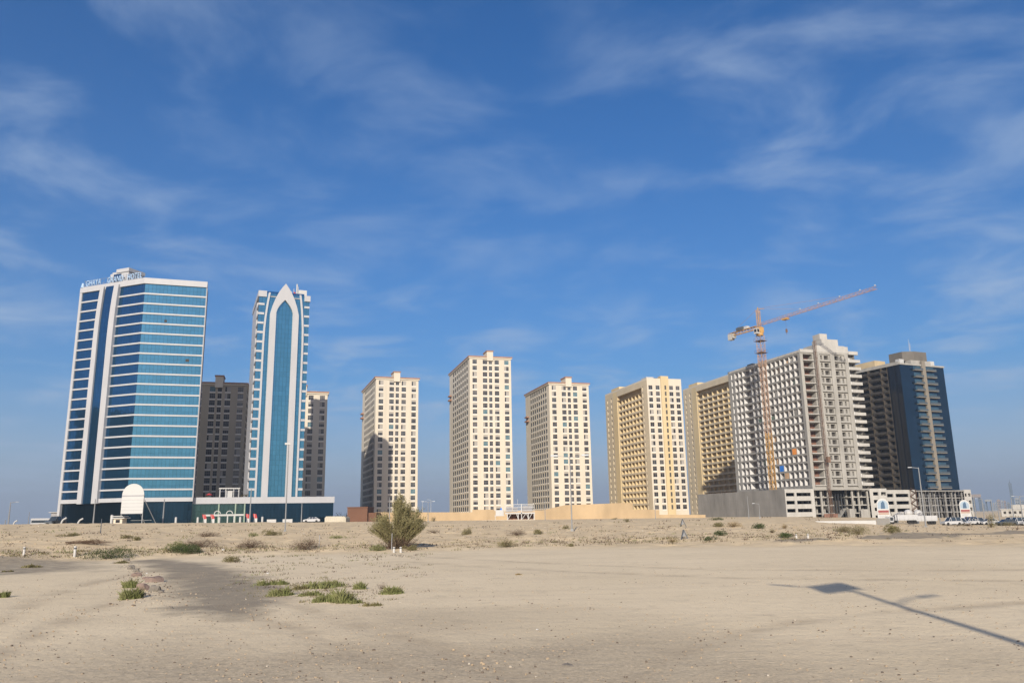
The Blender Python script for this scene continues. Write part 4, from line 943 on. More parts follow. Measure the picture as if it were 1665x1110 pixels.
# ------------------------------------------------------------------ low walls along the far edge of the sand
def outline_wall(name, pts, yb, Y, thick, m, label, cat, base=0.0):
    """wall whose stepped top runs through the given points at depth Y"""
    P = [atY(px, py, Y) for px, py in pts]
    o = P[0].x
    poly = [(p.x-o, p.z) for p in P] + [(P[-1].x-o, -2), (0, -2)]
    b = MB(); b.extrude_xz(poly, 0, thick)
    t = b.build(name, m, None, (o, Y, 0)); tag(t, label, cat); return t
outline_wall('boundary_wall', [(601, 832.5), (768, 832.3), (768, 828.3), (803, 828.0), (803, 830), (872, 829), (880, 829.5), (918, 820.8), (1010, 817.3), (1029, 817), (1029.2, 827.8), (1072, 828.3), (1072.2, 836.2), (1147, 836.4)], 848, 325, 5, TAN,
             'long tan rendered wall with a stepped top, below the cream and ochre towers', 'wall')
w1 = [atY(565, 826.5, 312), atY(567, 824.5, 312), atY(597.5, 824.8, 312)]
b = MB(); b.box(0, 0, -2, w1[2].x-w1[0].x, 14, w1[2].z); b.box(-0.2, -0.2, w1[2].z+.004, w1[2].x-w1[0].x+0.2, 14.2, w1[2].z+0.35); b.box(w1[2].x-w1[0].x+0.01, 1.5, -2, w1[2].x-w1[0].x+3.2, 12, w1[2].z-1.9)
tag(b.build('low_building', BROWN, None, (w1[0].x, 312, 0)), 'plain dark brown flat-roofed block left of the shaded cream tower', 'building')
p = atY(528, 841, 292); q = atY(562.5, 841, 292)
b = MB(); w = q.x-p.x; b.extrude_xz([(0, -1), (0, 2.9), (0.5, 3.5), (w-0.5, 3.4), (w, 2.8), (w, -1)], 0, 7, 0)
for i in range(10): b.box(0.4+i*(w-0.8)/10, -0.03, 1.9, 0.4+i*(w-0.8)/10+0.12, -0.003, 2.9, 1)
tag(b.build('tent', [mat('cream_canvas', (0.420, 0.385, 0.308), 0.8), CREAM2], None, (p.x, 292, 0.0)), 'long low cream tent at the right end of the glass podium', 'tent')
# small beige cabin and structure at the far left
p = atY(80.5, 845, 300); q = atY(98, 845, 300); w = q.x-p.x; t = empty('cabin', (p.x, 300, 0), 0.0, 'small beige hut with grey ribbed upper storey at the left of the wide hotel', 'hut')
b = MB(); b.box(0, 0, 0, w+2, 6, 4.1); b.build('wall', CREAM, t)
b = MB(); b.box(0.2, 0.3, 4.104, w+1.5, 5, 6.6)
for i in range(9): b.box(0.3+i*0.45, 0.2, 4.2, 0.42+i*0.45, 0.298, 6.5)
b.build('upper_storey', CLADG, t)
b = MB(); b.box(1.9, -0.04, 0, 3.0, -0.003, 3.3); b.build('door', DSTEEL, t)
b = MB(); b.box(-0.4, -0.4, 6.604, w+2, 5.5, 6.8); b.build('roof', CONCL, t)

# ------------------------------------------------------------------ arched sign board on legs
def arch_board(P, w, h, legs, label, group, pic=None, rz=0.0, blank=True):
    t = empty('sign_board', P, rz, label, 'sign board', group)
    n = 14; z0 = legs; zs = z0+h-w/2*1.0
    poly = [(-w/2, z0), (w/2, z0), (w/2, zs)] + [(w/2*cos(pi*i/n), zs+w/2*sin(pi*i/n)) for i in range(1, n)] + [(-w/2, zs)]
    b = MB(); b.extrude_xz(poly, 0, 0.12); b.build('panel', WHITEB, t)
    b = MB()
    if blank:
        b.box(-w/2+.02, -0.03, zs-0.35, w/2-.02, -0.003, zs-0.08)
        for i in range(1, 5): zz_ = z0+(zs-0.4-z0)*i/5; b.box(-w/2+.02, -0.02, zz_, w/2-.02, -0.003, zz_+0.05)
    b.box(-w/2+.02, -0.02, z0, w/2-.02, -0.003, z0+0.1)
    b.build('panel_line', CLADG, t)
    for s in (-1, 1):
        b = MB(); b.bar((s*w/2*0.97, 0.2, -1), (s*w/2*0.97, 0.2, zs), 0.11); b.build('leg', STEEL, t)
    for s in (-0.15, 0.85):
        b = MB(); b.bar((s*w/2+w*0.10, 0.25, z0+h*0.45), (s*w/2+w*0.5, 4.2, -1), 0.09); b.build('brace', STEEL, t)
    b = MB(); b.bar((-w*0.3, 3.0, legs*0.45), (w*0.5+0.8, 3.0, legs*0.45), 0.05); b.build('brace', STEEL, t)
    if pic:
        b = MB(); zc = zs-0.2
        b.extrude_xz([(-w*0.42, zc-1.0), (w*0.42, zc-1.0), (w*0.42, zc)] + [(w*0.42*cos(pi*i/10), zc+w*0.42*sin(pi*i/10)) for i in range(1, 10)] + [(-w*0.42, zc)], -0.02, -0.004); b.build('picture_sky', PSKY, t)
        b = MB(); b.extrude_xz([(-0.55, zc-1.0), (0.55, zc-1.0), (0.45, zc+0.6), (0.1, zc+1.05), (-0.4, zc+0.5)], -0.045, -0.024); b.build('picture_tower', PTOW, t)
        b = MB(); b.box(-w*0.42, -0.03, zc-2.0, w*0.44, -0.004, zc-1.4); b.build('red_band', PRED, t)
        b = MB(); b.box(-w*0.42, -0.03, zc-2.5, w*0.44, -0.004, zc-2.1); b.build('orange_band', PORA, t)
        b = MB()
        for i in range(3): b.box(-w*0.38, -0.03, zc-2.9-i*0.3, w*(0.3-0.1*i), -0.004, zc-2.82-i*0.3)
        b.build('text_lines', CLADG, t)
    return t
WHITEB = mat('sign_white', (0.420, 0.420, 0.410), 0.5, var=0.03); PSKY = mat('picture_pale_blue', (0.270, 0.340, 0.400), 0.6); PTOW = mat('picture_blue', (0.050, 0.100, 0.170), 0.6)
PRED = mat('picture_red', (0.220, 0.050, 0.050), 0.6); PORA = mat('picture_orange', (0.330, 0.220, 0.160), 0.6)
def ground_at(px, D):
    r = ray(px, 845); r.z = 0; r.normalize(); x, y = r.x*D, r.y*D; return Vector((x, y, gz(x, y)))
P = ground_at(213, 200); P.z = 1.5
arch_board(P, 4.9, 6.6, 2.6, 'large blank white arched sign board on steel legs in front of the wide hotel', 'arched sign boards')
P = ground_at(1438, 240); P.z = -0.4
arch_board(P, 3.0, 5.2, 0.4, 'arched sign board with blue tower picture and red band between the two parking podiums', 'arched sign boards', pic=True, blank=False, rz=radians(-20))
P = ground_at(1571.5, 300); P.z = -1.3
arch_board(P, 2.95, 5.9, 0.4, 'arched sign board with blue tower picture at the right end of the pale podium', 'arched sign boards', pic=True, blank=False, rz=radians(-24))

# ------------------------------------------------------------------ white steel platform
def platform():
    p = atY(804, 843, 290); q = atY(871, 843, 290); w = q.x-p.x; z0 = 1.05; s = w/67.0   # s: metres per pixel column
    t = empty('steel_platform', (p.x, 290, z0), 0, 'white steel platform with railings and braced legs in front of the tan wall', 'platform')
    def X(px): return (px-804)*s
    b = MB(); b.box(X(821), 0, 2.15, X(870), 4, 2.55); b.box(X(804), 0, 1.5, X(821)-.004, 3, 1.7); b.build('deck', WHITE, t)
    for x0 in (824.5, 842, 847.5, 858.5, 868):
        for y in (0, 3.6):
            b = MB(); b.box(X(x0), y, -1, X(x0)+0.28, y+0.28, 2.146 if x0 != 847.5 else 5.6); b.build('leg', WHITE, t)
    b = MB()
    for a, c in ((825, 829), (842, 838), (848, 853), (858.5, 854.5), (859, 863)): b.bar((X(a)+0.2, 0.1, 0.3), (X(c)+.4, 0.1, 2.1), 0.12)
    for a in (805.5,): b.bar((X(a), 0.1, -0.5), (X(a), 0.1, 1.5), 0.1)
    b.build('brace', WHITE, t)
    b = MB()
    for i in range(26): x = X(820)+i*(X(869)-X(820))/25; b.bar((x, 0.1, 2.55), (x, 0.1, 5.5), 0.045); b.bar((x, 3.9, 2.55), (x, 3.9, 5.3), 0.045)
    for z in (3.3, 4.4, 5.5):
        b.bar((X(820), 0.1, z), (X(869), 0.1, z), 0.07); b.bar((X(820), 3.9, z), (X(869), 3.9, z), 0.06)
    b.bar((X(842), 0.1, 5.5), (X(842), 0.1, 7.3), 0.06); b.build('railing', WHITE, t)
    b = MB(); b.box(X(823), 1.2, 2.9, X(833), 3.2, 4.6); b.box(X(834), 1.4, 2.9, X(842), 3.2, 4.3); b.box(X(850), 1.4, 3.0, X(866), 3.0, 4.9); b.build('equipment', CLADG, t)
    b = MB(); b.box(X(806), 0.2, 1.704, X(819), 2.6, 3.6); b.build('water_tank', WHITE, t)
    b = MB(); b.extrude_xz([(X(813), 3.604), (X(817), 3.604), (X(815), 4.6)], 0.9, 1.1); b.build('blue_emblem', BLUE, t)
    b = MB(); b.box(X(784), -0.5, -0.4, X(822), 1.5, 0.12); b.box(X(823), -0.6, -0.4, X(870), 0.4, 0.15); b.build('plinth', CREAM, t)
    b = MB(); b.box(X(825), 4.1, -0.5, X(868), 4.4, 2.1); b.build('back_panel', BRICKR, t)
platform()

# ------------------------------------------------------------------ street lamps, posts
POLE = mat('lamp_pole_grey', (0.200, 0.205, 0.210), 0.5, 0.2, var=0.08, scale=1)
HEAD = mat('lamp_head_grey', (0.32, 0.34, 0.36), 0.5, 0.2)
def lamp(px, py_b, py_t, D, style, label, group='street lamps', r=0.065, mt=POLE):
    """px, py_b: foot seen in the photograph; D its distance; height from the top row"""
    P = ground_at(px, D); d0 = ray(px, py_t); H = EYE+d0.z*hypot(P.x, P.y)/hypot(d0.x, d0.y)-P.z
    t = empty('street_lamp', P, atan2(-P.x, P.y)*1.0, label, 'street lamp', group)
    b = MB(); b.bar((0, 0, -0.4), (0, 0, H), r*1.25, n=8, r2=r*0.7); b.build('pole', mt, t)
    if style != 'bare':
        b = MB(); b.box(-r*2.2, -r*2.2, -0.1, r*2.2, r*2.2, 0.25); b.build('base', mt, t)
    arms = {'T': (-1, 1), 'L': (-1,), 'R': (1,), 'bare': (), 'dot': ()}[style]
    for s in arms:
        b = MB(); b.bar((0, 0, H-0.15), (s*1.3, 0, H+0.05), r*0.5); b.build('arm', mt, t)
        b = MB(); b.box(min(s*1.2, s*1.9), -0.14, H-0.02, max(s*1.2, s*1.9), 0.14, H+0.14); b.build('lamp_head', HEAD, t)
    if style == 'dot':
        b = MB(); b.box(-0.40, -0.14, H-0.05, 0.16, 0.14, H+0.16); b.build('lamp_head', WHITE, t)
    return t
lamp(464.2, 865, 722, 89, 'dot', 'tall grey street lamp with a white head, standing in front of the arched blue tower')
lamp(929.6, 862, 741, 81, 'T', 'grey double-arm street lamp nearest the camera, in front of the cream tower right of centre')
lamp(152, 855, 811, 215, 'bare', 'plain grey pole in front of the left fin of the wide blue hotel', 'grey poles by the hotel', r=0.16)
lamp(265, 850, 811, 215, 'bare', 'plain grey pole in front of the wide hotel, right of the blank sign board', 'grey poles by the hotel', r=0.16)
lamp(406, 851, 795, 215, 'bare', 'plain grey pole at the left edge of the arched tower podium', 'grey poles by the hotel', r=0.16)
lamp(490, 849, 818, 240, 'bare', 'short grey pole near the right end of the glass podium', 'grey poles by the hotel', r=0.15)
lamp(165.3, 868, 843, 95, 'bare', 'thin dark post on the dune in front of the wide hotel', 'thin posts', r=0.05, mt=DSTEEL)
lamp(633, 846, 808, 240, 'bare', 'pale pole in front of the half shaded cream tower, behind the big bush', 'poles by the tan wall', r=0.12)
lamp(696, 849, 815, 230, 'T', 'double-arm street lamp in the gap between the two left cream towers, nearest of three', 'street lamps by the tan wall', r=0.10)
lamp(687, 838, 815, 420, 'R', 'dark street lamp just left of the double-arm lamp between the two left cream towers', 'street lamps by the tan wall', r=0.14, mt=HEAD)
lamp(700.5, 838, 812, 420, 'L', 'dark street lamp just right of the double-arm lamp between the two left cream towers', 'street lamps by the tan wall', r=0.14, mt=HEAD)
lamp(886.5, 847, 814, 240, 'bare', 'slim pale pole right of the white steel platform', 'poles by the tan wall', r=0.1)
lamp(1066, 845, 812, 260, 'bare', 'slim pale pole in front of the ochre tower', 'poles by the tan wall', r=0.1)
lamp(1218, 844, 806, 250, 'bare', 'left slim pole against the blank concrete podium wall', 'poles by the concrete wall', r=0.1)
lamp(1236, 846, 818, 250, 'L', 'right slim pole against the blank concrete podium wall', 'poles by the concrete wall', r=0.1)
lamp(1504, 842, 759, 180, 'L', 'tall street lamp with one arm in front of the dark blue tower', r=0.13)
lamp(1514, 840, 803, 230, 'bare', 'pale pole in front of the pale podium, left of two', 'poles by the pale podium', r=0.13)
lamp(1528.5, 841, 807, 230, 'bare', 'pale pole in front of the pale podium, right of two', 'poles by the pale podium', r=0.13)
lamp(1588, 840, 803, 300, 'bare', 'leftmost pole of the row beyond the pale podium', 'poles of the far right row', r=0.16)
lamp(1601, 842, 810, 300, 'L', 'second pole of the row beyond the pale podium, with a short arm', 'poles of the far right row', r=0.16)
lamp(1616, 841, 815, 300, 'bare', 'third pole of the row beyond the pale podium, left of the green bush', 'poles of the far right row', r=0.16)
lamp(1625.5, 840, 814, 300, 'bare', 'fourth pole of the row beyond the pale podium, above the low white building', 'poles of the far right row', r=0.16)
lamp(1649, 838, 809, 300, 'bare', 'fifth pole of the row beyond the pale podium, in front of the tall hazy tower', 'poles of the far right row', r=0.16)
lamp(1663.5, 838, 806, 260, 'T', 'double-headed street lamp at the right edge of the picture', 'poles of the far right row', r=0.15)
lamp(14, 857, 816, 260, 'R', 'street lamp with a dark head near the left edge of the picture', 'far left poles', r=0.18)
lamp(9, 857, 845, 330, 'bare', 'short post left of the far left street lamp', 'far left poles', r=0.2)
lamp(46.5, 857, 832, 420, 'bare', 'hazy pole between the far left street lamp and the white bus', 'far left poles', r=0.16)
# delineator posts of the near lot
MARK = mat('marker_white', (0.440, 0.430, 0.410), 0.6)
def marker(px, py, h, label, tilt=0):
    P = hit(px, py); t = empty('marker_post', P, 0, label, 'marker post', 'white marker posts along the edge of the lot')
    b = MB(); b.bar((0, 0, -0.1), (tilt, 0, h), 0.065, n=8); b.build('post', MARK, t)
    b = MB(); b.bar((tilt*.72, 0, h*0.72), (tilt*.86, 0, h*0.86), 0.07, n=8); b.build('band', DSTEEL, t)
marker(38.5, 902.5, 0.48, 'white marker post at the left edge of the lot, leftmost of all')
marker(121, 905, 0.55, 'white marker post left of the dark green shrub')
marker(640.5, 898, 0.30, 'short white marker post under the big bush, left of the pair')
marker(651.5, 898, 0.30, 'short white marker post under the big bush, right of the pair')
marker(1295, 875, 0.28, 'short white marker post by the far road edge, left of the pair')
marker(1314, 874.5, 0.28, 'short white marker post by the far road edge, right of the pair')
def thin_post(px, py, h, label, mt=CLADG, r=0.018):
    P = hit(px, py); b = MB(); b.bar((0, 0, -0.2), (0.02, 0, h), r, n=6); tag(b.build('stake', mt, None, P), label, 'stake', 'thin stakes in the sand')
thin_post(636.5, 895, 0.95, 'thin pale stake in front of the big bush')
thin_post(518.5, 890, 0.7, 'thin grey stake right of the brown dead shrub')
# small folding frames
for px, py, h, lab in ((1113.5, 876, 0.62, 'small dark A-shaped frame standing on the sand, nearer one'), (1111, 856, 0.9, 'small dark A-shaped frame on the sand, farther one')):
    P = hit(px, py); t = empty('trestle', P, 0.3, lab, 'trestle', 'A-shaped frames')
    b = MB(); b.bar((-h*.45, 0, -.05), (0, 0.1, h), 0.05); b.bar((h*.45, 0, -.05), (0, 0.1, h), 0.05); b.bar((0, h*.6, -.05), (0, 0.1, h), 0.04); b.build('frame', DSTEEL, t)
    b = MB(); b.face([(-h*.3, 0.0, h*.3), (h*.1, 0.0, h*.3), (0, 0.09, h*.9)]); b.build('board', STEEL, t)
# curved pipes, pillars and small white objects in front of the hotel
for px, py, D, lab in ((104, 850, 190, 'white bent pipe left of the wide hotel, at its left corner'), (131, 850, 190, 'white bent pipe in front of the left part of the wide hotel'), (25.5, 852, 260, 'pale bent pipe in the far left distance')):
    P = ground_at(px, D); t = empty('bent_pipe', P, 0, lab, 'pipe', 'bent pipes'); b = MB()
    pts = [Vector((-0.5+0.0*i, 0, 0)) for i in range(1)]; pts = [Vector((-0.6, 0, -0.8)), Vector((-0.45, 0, 0.5)), Vector((-0.15, 0, 1.0)), Vector((0.5, 0, 1.35))]
    for a, c in zip(pts, pts[1:]): b.bar(a, c, 0.16, n=8)
    b.build('pipe', WHITE, t)
for i, (px, D, h, lab) in enumerate(((286, 230, 1.6, 'white bollard right of the pole by the blank sign board'), (321.5, 235, 1.6, 'white bollard at the right corner of the wide hotel'), (356.5, 235, 1.6, 'white bollard under the white gate beam'), (390.5, 235, 1.6, 'white bollard by the right end of the white gate beam'), (426.5, 235, 1.6, 'white bollard right of the red and white flag pair'), (181.5, 200, 1.9, 'white bollard left of the guard hut'))):
    P = ground_at(px, D); t = empty('bollard', P, 0, lab, 'bollard', 'white bollards before the hotels'); b = MB(); b.bar((0, 0, -1), (0, 0, h), 0.28, n=8); b.build('post', WHITE, t); b = MB(); b.bar((0, 0, h+.002), (0, 0, h+0.15), 0.3, n=8, r2=0.15); b.build('cap', CLADG, t)
P = ground_at(192, 195); t = empty('guard_hut', P, 0, 'small cream guard hut with a flat white roof left of the blank sign board', 'hut')
b = MB(); b.box(-1.0, 0, -1, 0.9, 2, 1.2); b.build('wall', CREAM, t); b = MB(); b.box(-1.5, -0.4, 1.204, 1.5, 2.4, 1.4); b.build('roof', WHITE, t); b = MB(); b.box(-0.5, -0.03, 0.3, 0.4, -0.003, 0.95); b.build('window', WGL[0], t); b = MB(); b.box(-1.2, -0.5, 1.6, 1.2, 2.1, 1.75); b.bar((0, 1, 1.4), (0, 1, 1.6), 0.2); b.build('roof_plant', WHITE, t)
def low_wall(px0, px1, D, z0, z1, m, label, cat='wall', name='low_wall', th=0.5):
    A = ground_at(px0, D); B_ = ground_at(px1, D); v = B_-A; L_ = hypot(v.x, v.y); b = MB(); b.box(0, 0, z0-1.2, L_, th, z1)
    return tag(b.build(name, m, None, (A.x, A.y, 0), atan2(v.y, v.x)), label, cat)
low_wall(434, 449, 240, 2.0, 2.55, WHITE, 'short white wall in front of the glass podium, left of the tall lamp')
low_wall(459.5, 475.5, 240, 2.0, 2.55, WHITE, 'short white wall in front of the glass podium, behind the tall lamp')
t = low_wall(1326, 1424, 168, -1.45, 0.16, WHITE, 'long white barrier at the foot of the unfinished tower', 'barrier', 'site_barrier')
low_wall(1425, 1447, 172, -1.0, 0.45, CONCG, 'grey mesh fence panel below the arched sign board left of the trucks', 'fence', 'fence_panel', 0.1)
low_wall(1175, 1205, 165, 0.0, 0.50, WHITE, 'short white kerb at the foot of the blank concrete wall', 'kerb', 'kerb_block')
# gate beam with flags before the podium
A = ground_at(332, 225); B_ = ground_at(396, 225); L_ = (B_-A).length
t = empty('gate', (A.x, A.y, 2.0), atan2((B_-A).y, (B_-A).x), 'white entrance gate beam on legs before the glass podium', 'gate')
b = MB(); b.box(0, 0, 1.55, L_, 0.3, 2.0); b.build('beam', WHITE, t)
for x in (0.1, L_*0.21, L_*0.57, L_*0.74):
    b = MB(); b.box(x, 0.05, -2, x+0.3, 0.25, 1.546); b.build('leg', WHITE, t)
for x in (L_*0.32, L_*0.63):
    b = MB()
    for i in range(12):
        a0, a1 = pi*i/11, pi*(i+1)/11; b.bar((x+0.75*cos(a0), 0.15, 2.1+0.75*sin(a0)), (x+0.75*cos(a1), 0.15, 2.1+0.75*sin(a1)), 0.14)
    b.build('ring', WHITE, t)
for i, (px, lab) in enumerate(((330.5, 'red and white feather flag at the left end of the gate beam'), (343.5, 'red and white feather flag second from the left on the gate'), (401, 'red and white feather flag left of the grey pole by the arched tower'), (413, 'red and white feather flag right of the grey pole by the arched tower'))):
    P = ground_at(px, 222); t = empty('feather_flag', (P.x, P.y, 1.9), 0.1, lab, 'flag', 'red and white feather flags')
    b = MB(); b.bar((0, 0, -1.5), (0.1, 0, 2.1), 0.05); b.build('pole', WHITE, t)
    b = MB(); b.extrude_xz([(0.15, 0.9), (0.8, 1.0), (0.5, 2.0), (-0.3, 2.1), (-0.2, 1.4)], 0, 0.03); b.build('red_cloth', RED, t)
    b = MB(); b.extrude_xz([(0.14, 0.88), (0.8, 0.97), (0.8, -0.8), (0.6, -1.0), (0.35, -0.5)], 0, 0.03); b.build('white_cloth', WHITE, t)

# ------------------------------------------------------------------ vehicles
CARW = mat('car_paint_white', (0.400, 0.405, 0.410), 0.3, var=0.03, spec=0.6); CARS = mat('car_paint_silver', (0.42, 0.44, 0.46), 0.35, 0.4, var=0.03); CARB = mat('car_paint_blue', (0.04, 0.10, 0.38), 0.3)
CARD = mat('car_paint_dark', (0.07, 0.08, 0.09), 0.3)
LIGHTR = mat('tail_light', (0.35, 0.02, 0.02), 0.3)
def car_mesh(paint, kind):
    L_ = 4.6; Wd = 1.8
    t = empty('parked_car', (0, 0, 0))
    body = [(0, 0.35), (0.05, 0.75), (0.9, 0.92), (L_-0.5, 0.95), (L_, 0.8), (L_, 0.35), (L_-0.5, 0.28), (0.5, 0.28)]
    H = 1.45 if kind == 'sedan' else 1.8
    b = MB(); b.extrude_xz(body, -Wd/2, Wd/2)
    cab = [(1.1, 0.90), (1.8, H), (3.3 if kind == 'sedan' else 4.2, H), (4.1 if kind == 'sedan' else 4.5, 0.93)]
    n = len(cab); 
    b.face([(cab[1][0], -Wd/2+.22, H), (cab[2][0], -Wd/2+.22, H), (cab[2][0], Wd/2-.22, H), (cab[1][0], Wd/2-.22, H)])
    for s in (-1, 1):
        for x in (1.15, cab[1][0], (cab[1][0]+cab[2][0])/2, cab[2][0], cab[3][0]):
            xt = min(max(x, cab[1][0]), cab[2][0]); b.bar((x, s*(Wd/2-.05), 0.93), (xt, s*(Wd/2-.22), H), 0.05)
    b.build('body', paint, t)
    g = MB()
    lo = [(1.15, 0.91), (cab[1][0], H-.02), (cab[2][0], H-.02), (cab[3][0]-.05, 0.93)]
    for s in (-1, 1): g.face([(lo[0][0], s*(Wd/2-.08), lo[0][1]), (lo[1][0], s*(Wd/2-.24), lo[1][1]), (lo[2][0], s*(Wd/2-.24), lo[2][1]), (lo[3][0], s*(Wd/2-.08), lo[3][1])])
    for i, j in ((0, 1), (3, 2)): g.face([(lo[i][0], -Wd/2+.08, lo[i][1]), (lo[j][0], -Wd/2+.24, lo[j][1]), (lo[j][0], Wd/2-.24, lo[j][1]), (lo[i][0], Wd/2-.08, lo[i][1])])
    g.build('window', CARGL, t)
    for x in (0.85, L_-0.9):
        for s in (-1, 1):
            w = MB(); w.bar((0, -0.11, 0), (0, 0.11, 0), 0.33, n=14); w.build('wheel', TYRE, t, (x, s*(Wd/2-.10), 0.33))
    for s in (-1, 1):
        w = MB(); w.box(L_-0.02, s*0.62-.15, 0.62, L_+0.02, s*0.62+.15, 0.78); w.build('tail_light', LIGHTR, t)
    return t
protos = {}
def place_car(px, D, rz, paint, kind, label, z=None):
    key = (paint.name, kind)
    P = ground_at(px, D); P.z = P.z if z is None else z
    if key not in protos: o = car_mesh(paint, kind); protos[key] = o
    else: o = copy_tree(protos[key])
    o.location = P; o.rotation_euler = (0, 0, rz); tag(o, label, 'car', 'cars parked beyond the sand')
for i, (px, D, rz, pt, kd, lab) in enumerate([
    (1531.5, 215, 0.12, CARW, 'suv', 'white car right beside the white trailers, nearest of all parked cars'),
    (1563, 230, 0.2, CARW, 'sedan', 'white car below the right arched sign board, left of two'),
    (1574, 226, 1.9, CARW, 'suv', 'white car below the right arched sign board, right of two'),
    (1583, 236, 0.1, CARS, 'sedan', 'silver car just right of the right arched sign board'),
    (1590, 262, 1.7, CARB, 'suv', 'blue car behind the white cars beyond the pale podium'),
    (1594, 232, 0.1, CARW, 'sedan', 'white car in front of the blue car'),
    (1603, 232, 1.8, CARW, 'suv', 'white car just left of the green bush at the right'),
    (1621, 225, 0.1, CARD, 'sedan', 'dark car just right of the green bush'),
    (1630, 232, 0.2, CARS, 'suv', 'silver car right of the dark car'),
    (1639, 228, 0.1, CARW, 'suv', 'white car below the low white building, left of three'),
    (1650, 232, 0.0, CARW, 'sedan', 'white car below the low white building, middle of three'),
    (1659, 228, 0.1, CARW, 'suv', 'white car below the low white building, nearest the right edge'),
    (493, 235, 0.15, CARW, 'sedan', 'white car parked before the right part of the glass podium'),
    (78.5, 205, 1.4, CARD, 'suv', 'dark car beside the beige hut at the far left'),
]): place_car(px, D, rz, pt, kd, lab)
def bus():
    P = ground_at(50, 300); P.z = 1.55; t = empty('bus', P, 0.55, 'white bus with dark windows parked at the far left', 'bus')
    b = MB(); b.box(0, 0, 0.4, 7.2, 2.4, 2.7); b.build('body', CARW, t)
    b = MB(); b.box(0.2, -0.03, 1.3, 6.9, -0.004, 2.1); b.box(-0.03, 0.2, 1.2, -0.004, 2.2, 2.3); b.build('window', CARGL, t)
    for x in (1.3, 5.8):
        w = MB(); w.bar((0, 0, 0), (0, 0.3, 0), 0.45, n=12); w.build('wheel', TYRE, t, (x, -0.02, 0.45))
bus()
def trailer(px, D, rz, L_, label):
    P = ground_at(px, D); t = empty('trailer', P, rz, label, 'trailer', 'white steel trailers')
    b = MB(); b.box(0, 0, 0.75, L_, 2.4, 1.05); b.build('bed', CARW, t)
    b = MB(); b.box(0, -0.06, 1.054, L_, 0.0, 1.9); b.box(0, 2.4, 1.054, L_, 2.46, 1.7)
    for i in range(int(L_)+1): b.box(i*L_/int(L_)-.05, -0.11, 0.76, i*L_/int(L_)+.05, -0.064, 1.95)
    b.build('side_board', CARW, t)
    for x in (L_*.62, L_*.74, L_*.86):
        w = MB(); w.bar((0, 0, 0), (0, 0.3, 0), 0.45, n=12); w.build('wheel', TYRE, t, (x, 0.05, 0.42))
    b = MB(); b.box(0.4, 0.3, 0.2, 0.8, 2.1, 0.746); b.build('landing_leg', DSTEEL, t)
    b = MB(); lattice(b, (0.6, 1.2, 1.5), (L_*0.45, 1.2, 2.3), 0.7, 7, 0.05); b.bar((L_*0.45, 1.2, 2.3), (L_*0.62, 1.2, 1.2), 0.08); b.build('folded_boom', CLADG, t)
    return t
trailer(1456, 195, 0.05, 5.0, 'white steel trailer with raised side boards, left of two by the olive bush')
trailer(1490, 200, 0.12, 4.9, 'white steel trailer with a folded boom, right of two beside the white car')
P = ground_at(1447, 185); t = empty('towed_cart', P, 0.4, 'small white cart with dark panel behind the olive bush', 'cart')
b = MB(); b.box(0, 0, 0.4, 1.1, 1.2, 1.5); b.build('body', CARW, t); b = MB(); b.box(0.1, -0.03, 0.7, 0.9, -0.004, 1.35); b.build('panel', CARGL, t)
for x in (0.2, 0.9): w = MB(); w.bar((0, 0, 0), (0, 0.15, 0), 0.25, n=10); w.build('wheel', TYRE, t, (x, 0, 0.25))
for px, lab in ((1478, 'white satellite-shaped tank behind the left trailer'), (1494, 'white rounded tank behind the right trailer')):
    P = ground_at(px, 215); b = MB(); n = 10
    for i in range(6):
        a0, a1 = -pi/2+pi*i/6, -pi/2+pi*(i+1)/6; b.bar((0, 0, 1.1+0.9*sin(a0)), (0, 0, 1.1+0.9*sin(a1)), max(.02, 1.0*cos(a0)), n=n, r2=max(.02, 1.0*cos(a1)))
    b.box(-0.5, -0.5, -0.6, 0.5, 0.5, 0.4); tag(b.build('water_tank', WHITE, None, (P.x, P.y, P.z+1.3)), lab, 'tank', 'white tanks')

# ------------------------------------------------------------------ far skyline
FARM = [mat('far_tower_pale', (0.22, 0.23, 0.23), 0.8), mat('far_tower_grey', (0.14, 0.16, 0.18), 0.7), mat('far_tower_tan', (0.22, 0.18, 0.15), 0.8), mat('far_tower_blue', (0.08, 0.11, 0.14), 0.7)]
sky_list = [(1580, 1583.5, 806, 2600, 0, 'slim pale hazy skyscraper left of the framed pair on the horizon', 0), (1584.5, 1590, 808, 2700, 3, 'hazy blue skyscraper under a linking roof beam', 0), (1595, 1600, 808, 2700, 3, 'hazy blue skyscraper right of the one under the roof beam', 0),
            (1601.5, 1605, 817, 2900, 1, 'low grey hazy skyscraper right of the framed pair', 0), (1606.5, 1609, 814, 2500, 3, 'left leg tower of the hazy gate-shaped pair', 0), (1613.5, 1616.5, 814, 2500, 3, 'right leg tower of the hazy gate-shaped pair', 0),
            (1618, 1620.5, 816, 2600, 0, 'slim pale hazy skyscraper right of the gate-shaped pair', 0), (1621.5, 1624, 815, 2600, 0, 'second slim pale hazy skyscraper right of the gate-shaped pair', 0), (1625, 1631, 811, 3000, 2, 'tan hazy skyscraper with flat top left of the tall spire', 0),
            (1632, 1635, 812, 2700, 0, 'pale hazy skyscraper next to the tan one', 0), (1636, 1640, 813, 2900, 2, 'small tan hazy skyscraper in the middle of the skyline', 1), (1641, 1646, 815, 2600, 1, 'grey hazy skyscraper left of the tall spire', 0),
            (1648, 1653.5, 784, 3400, 3, 'tallest hazy skyscraper with a spire at the right', 1), (1655, 1662, 808, 2800, 0, 'pale hazy skyscraper right of the tallest', 0), (1664, 1670, 812, 2900, 1, 'grey hazy skyscraper cut by the right edge', 0)]
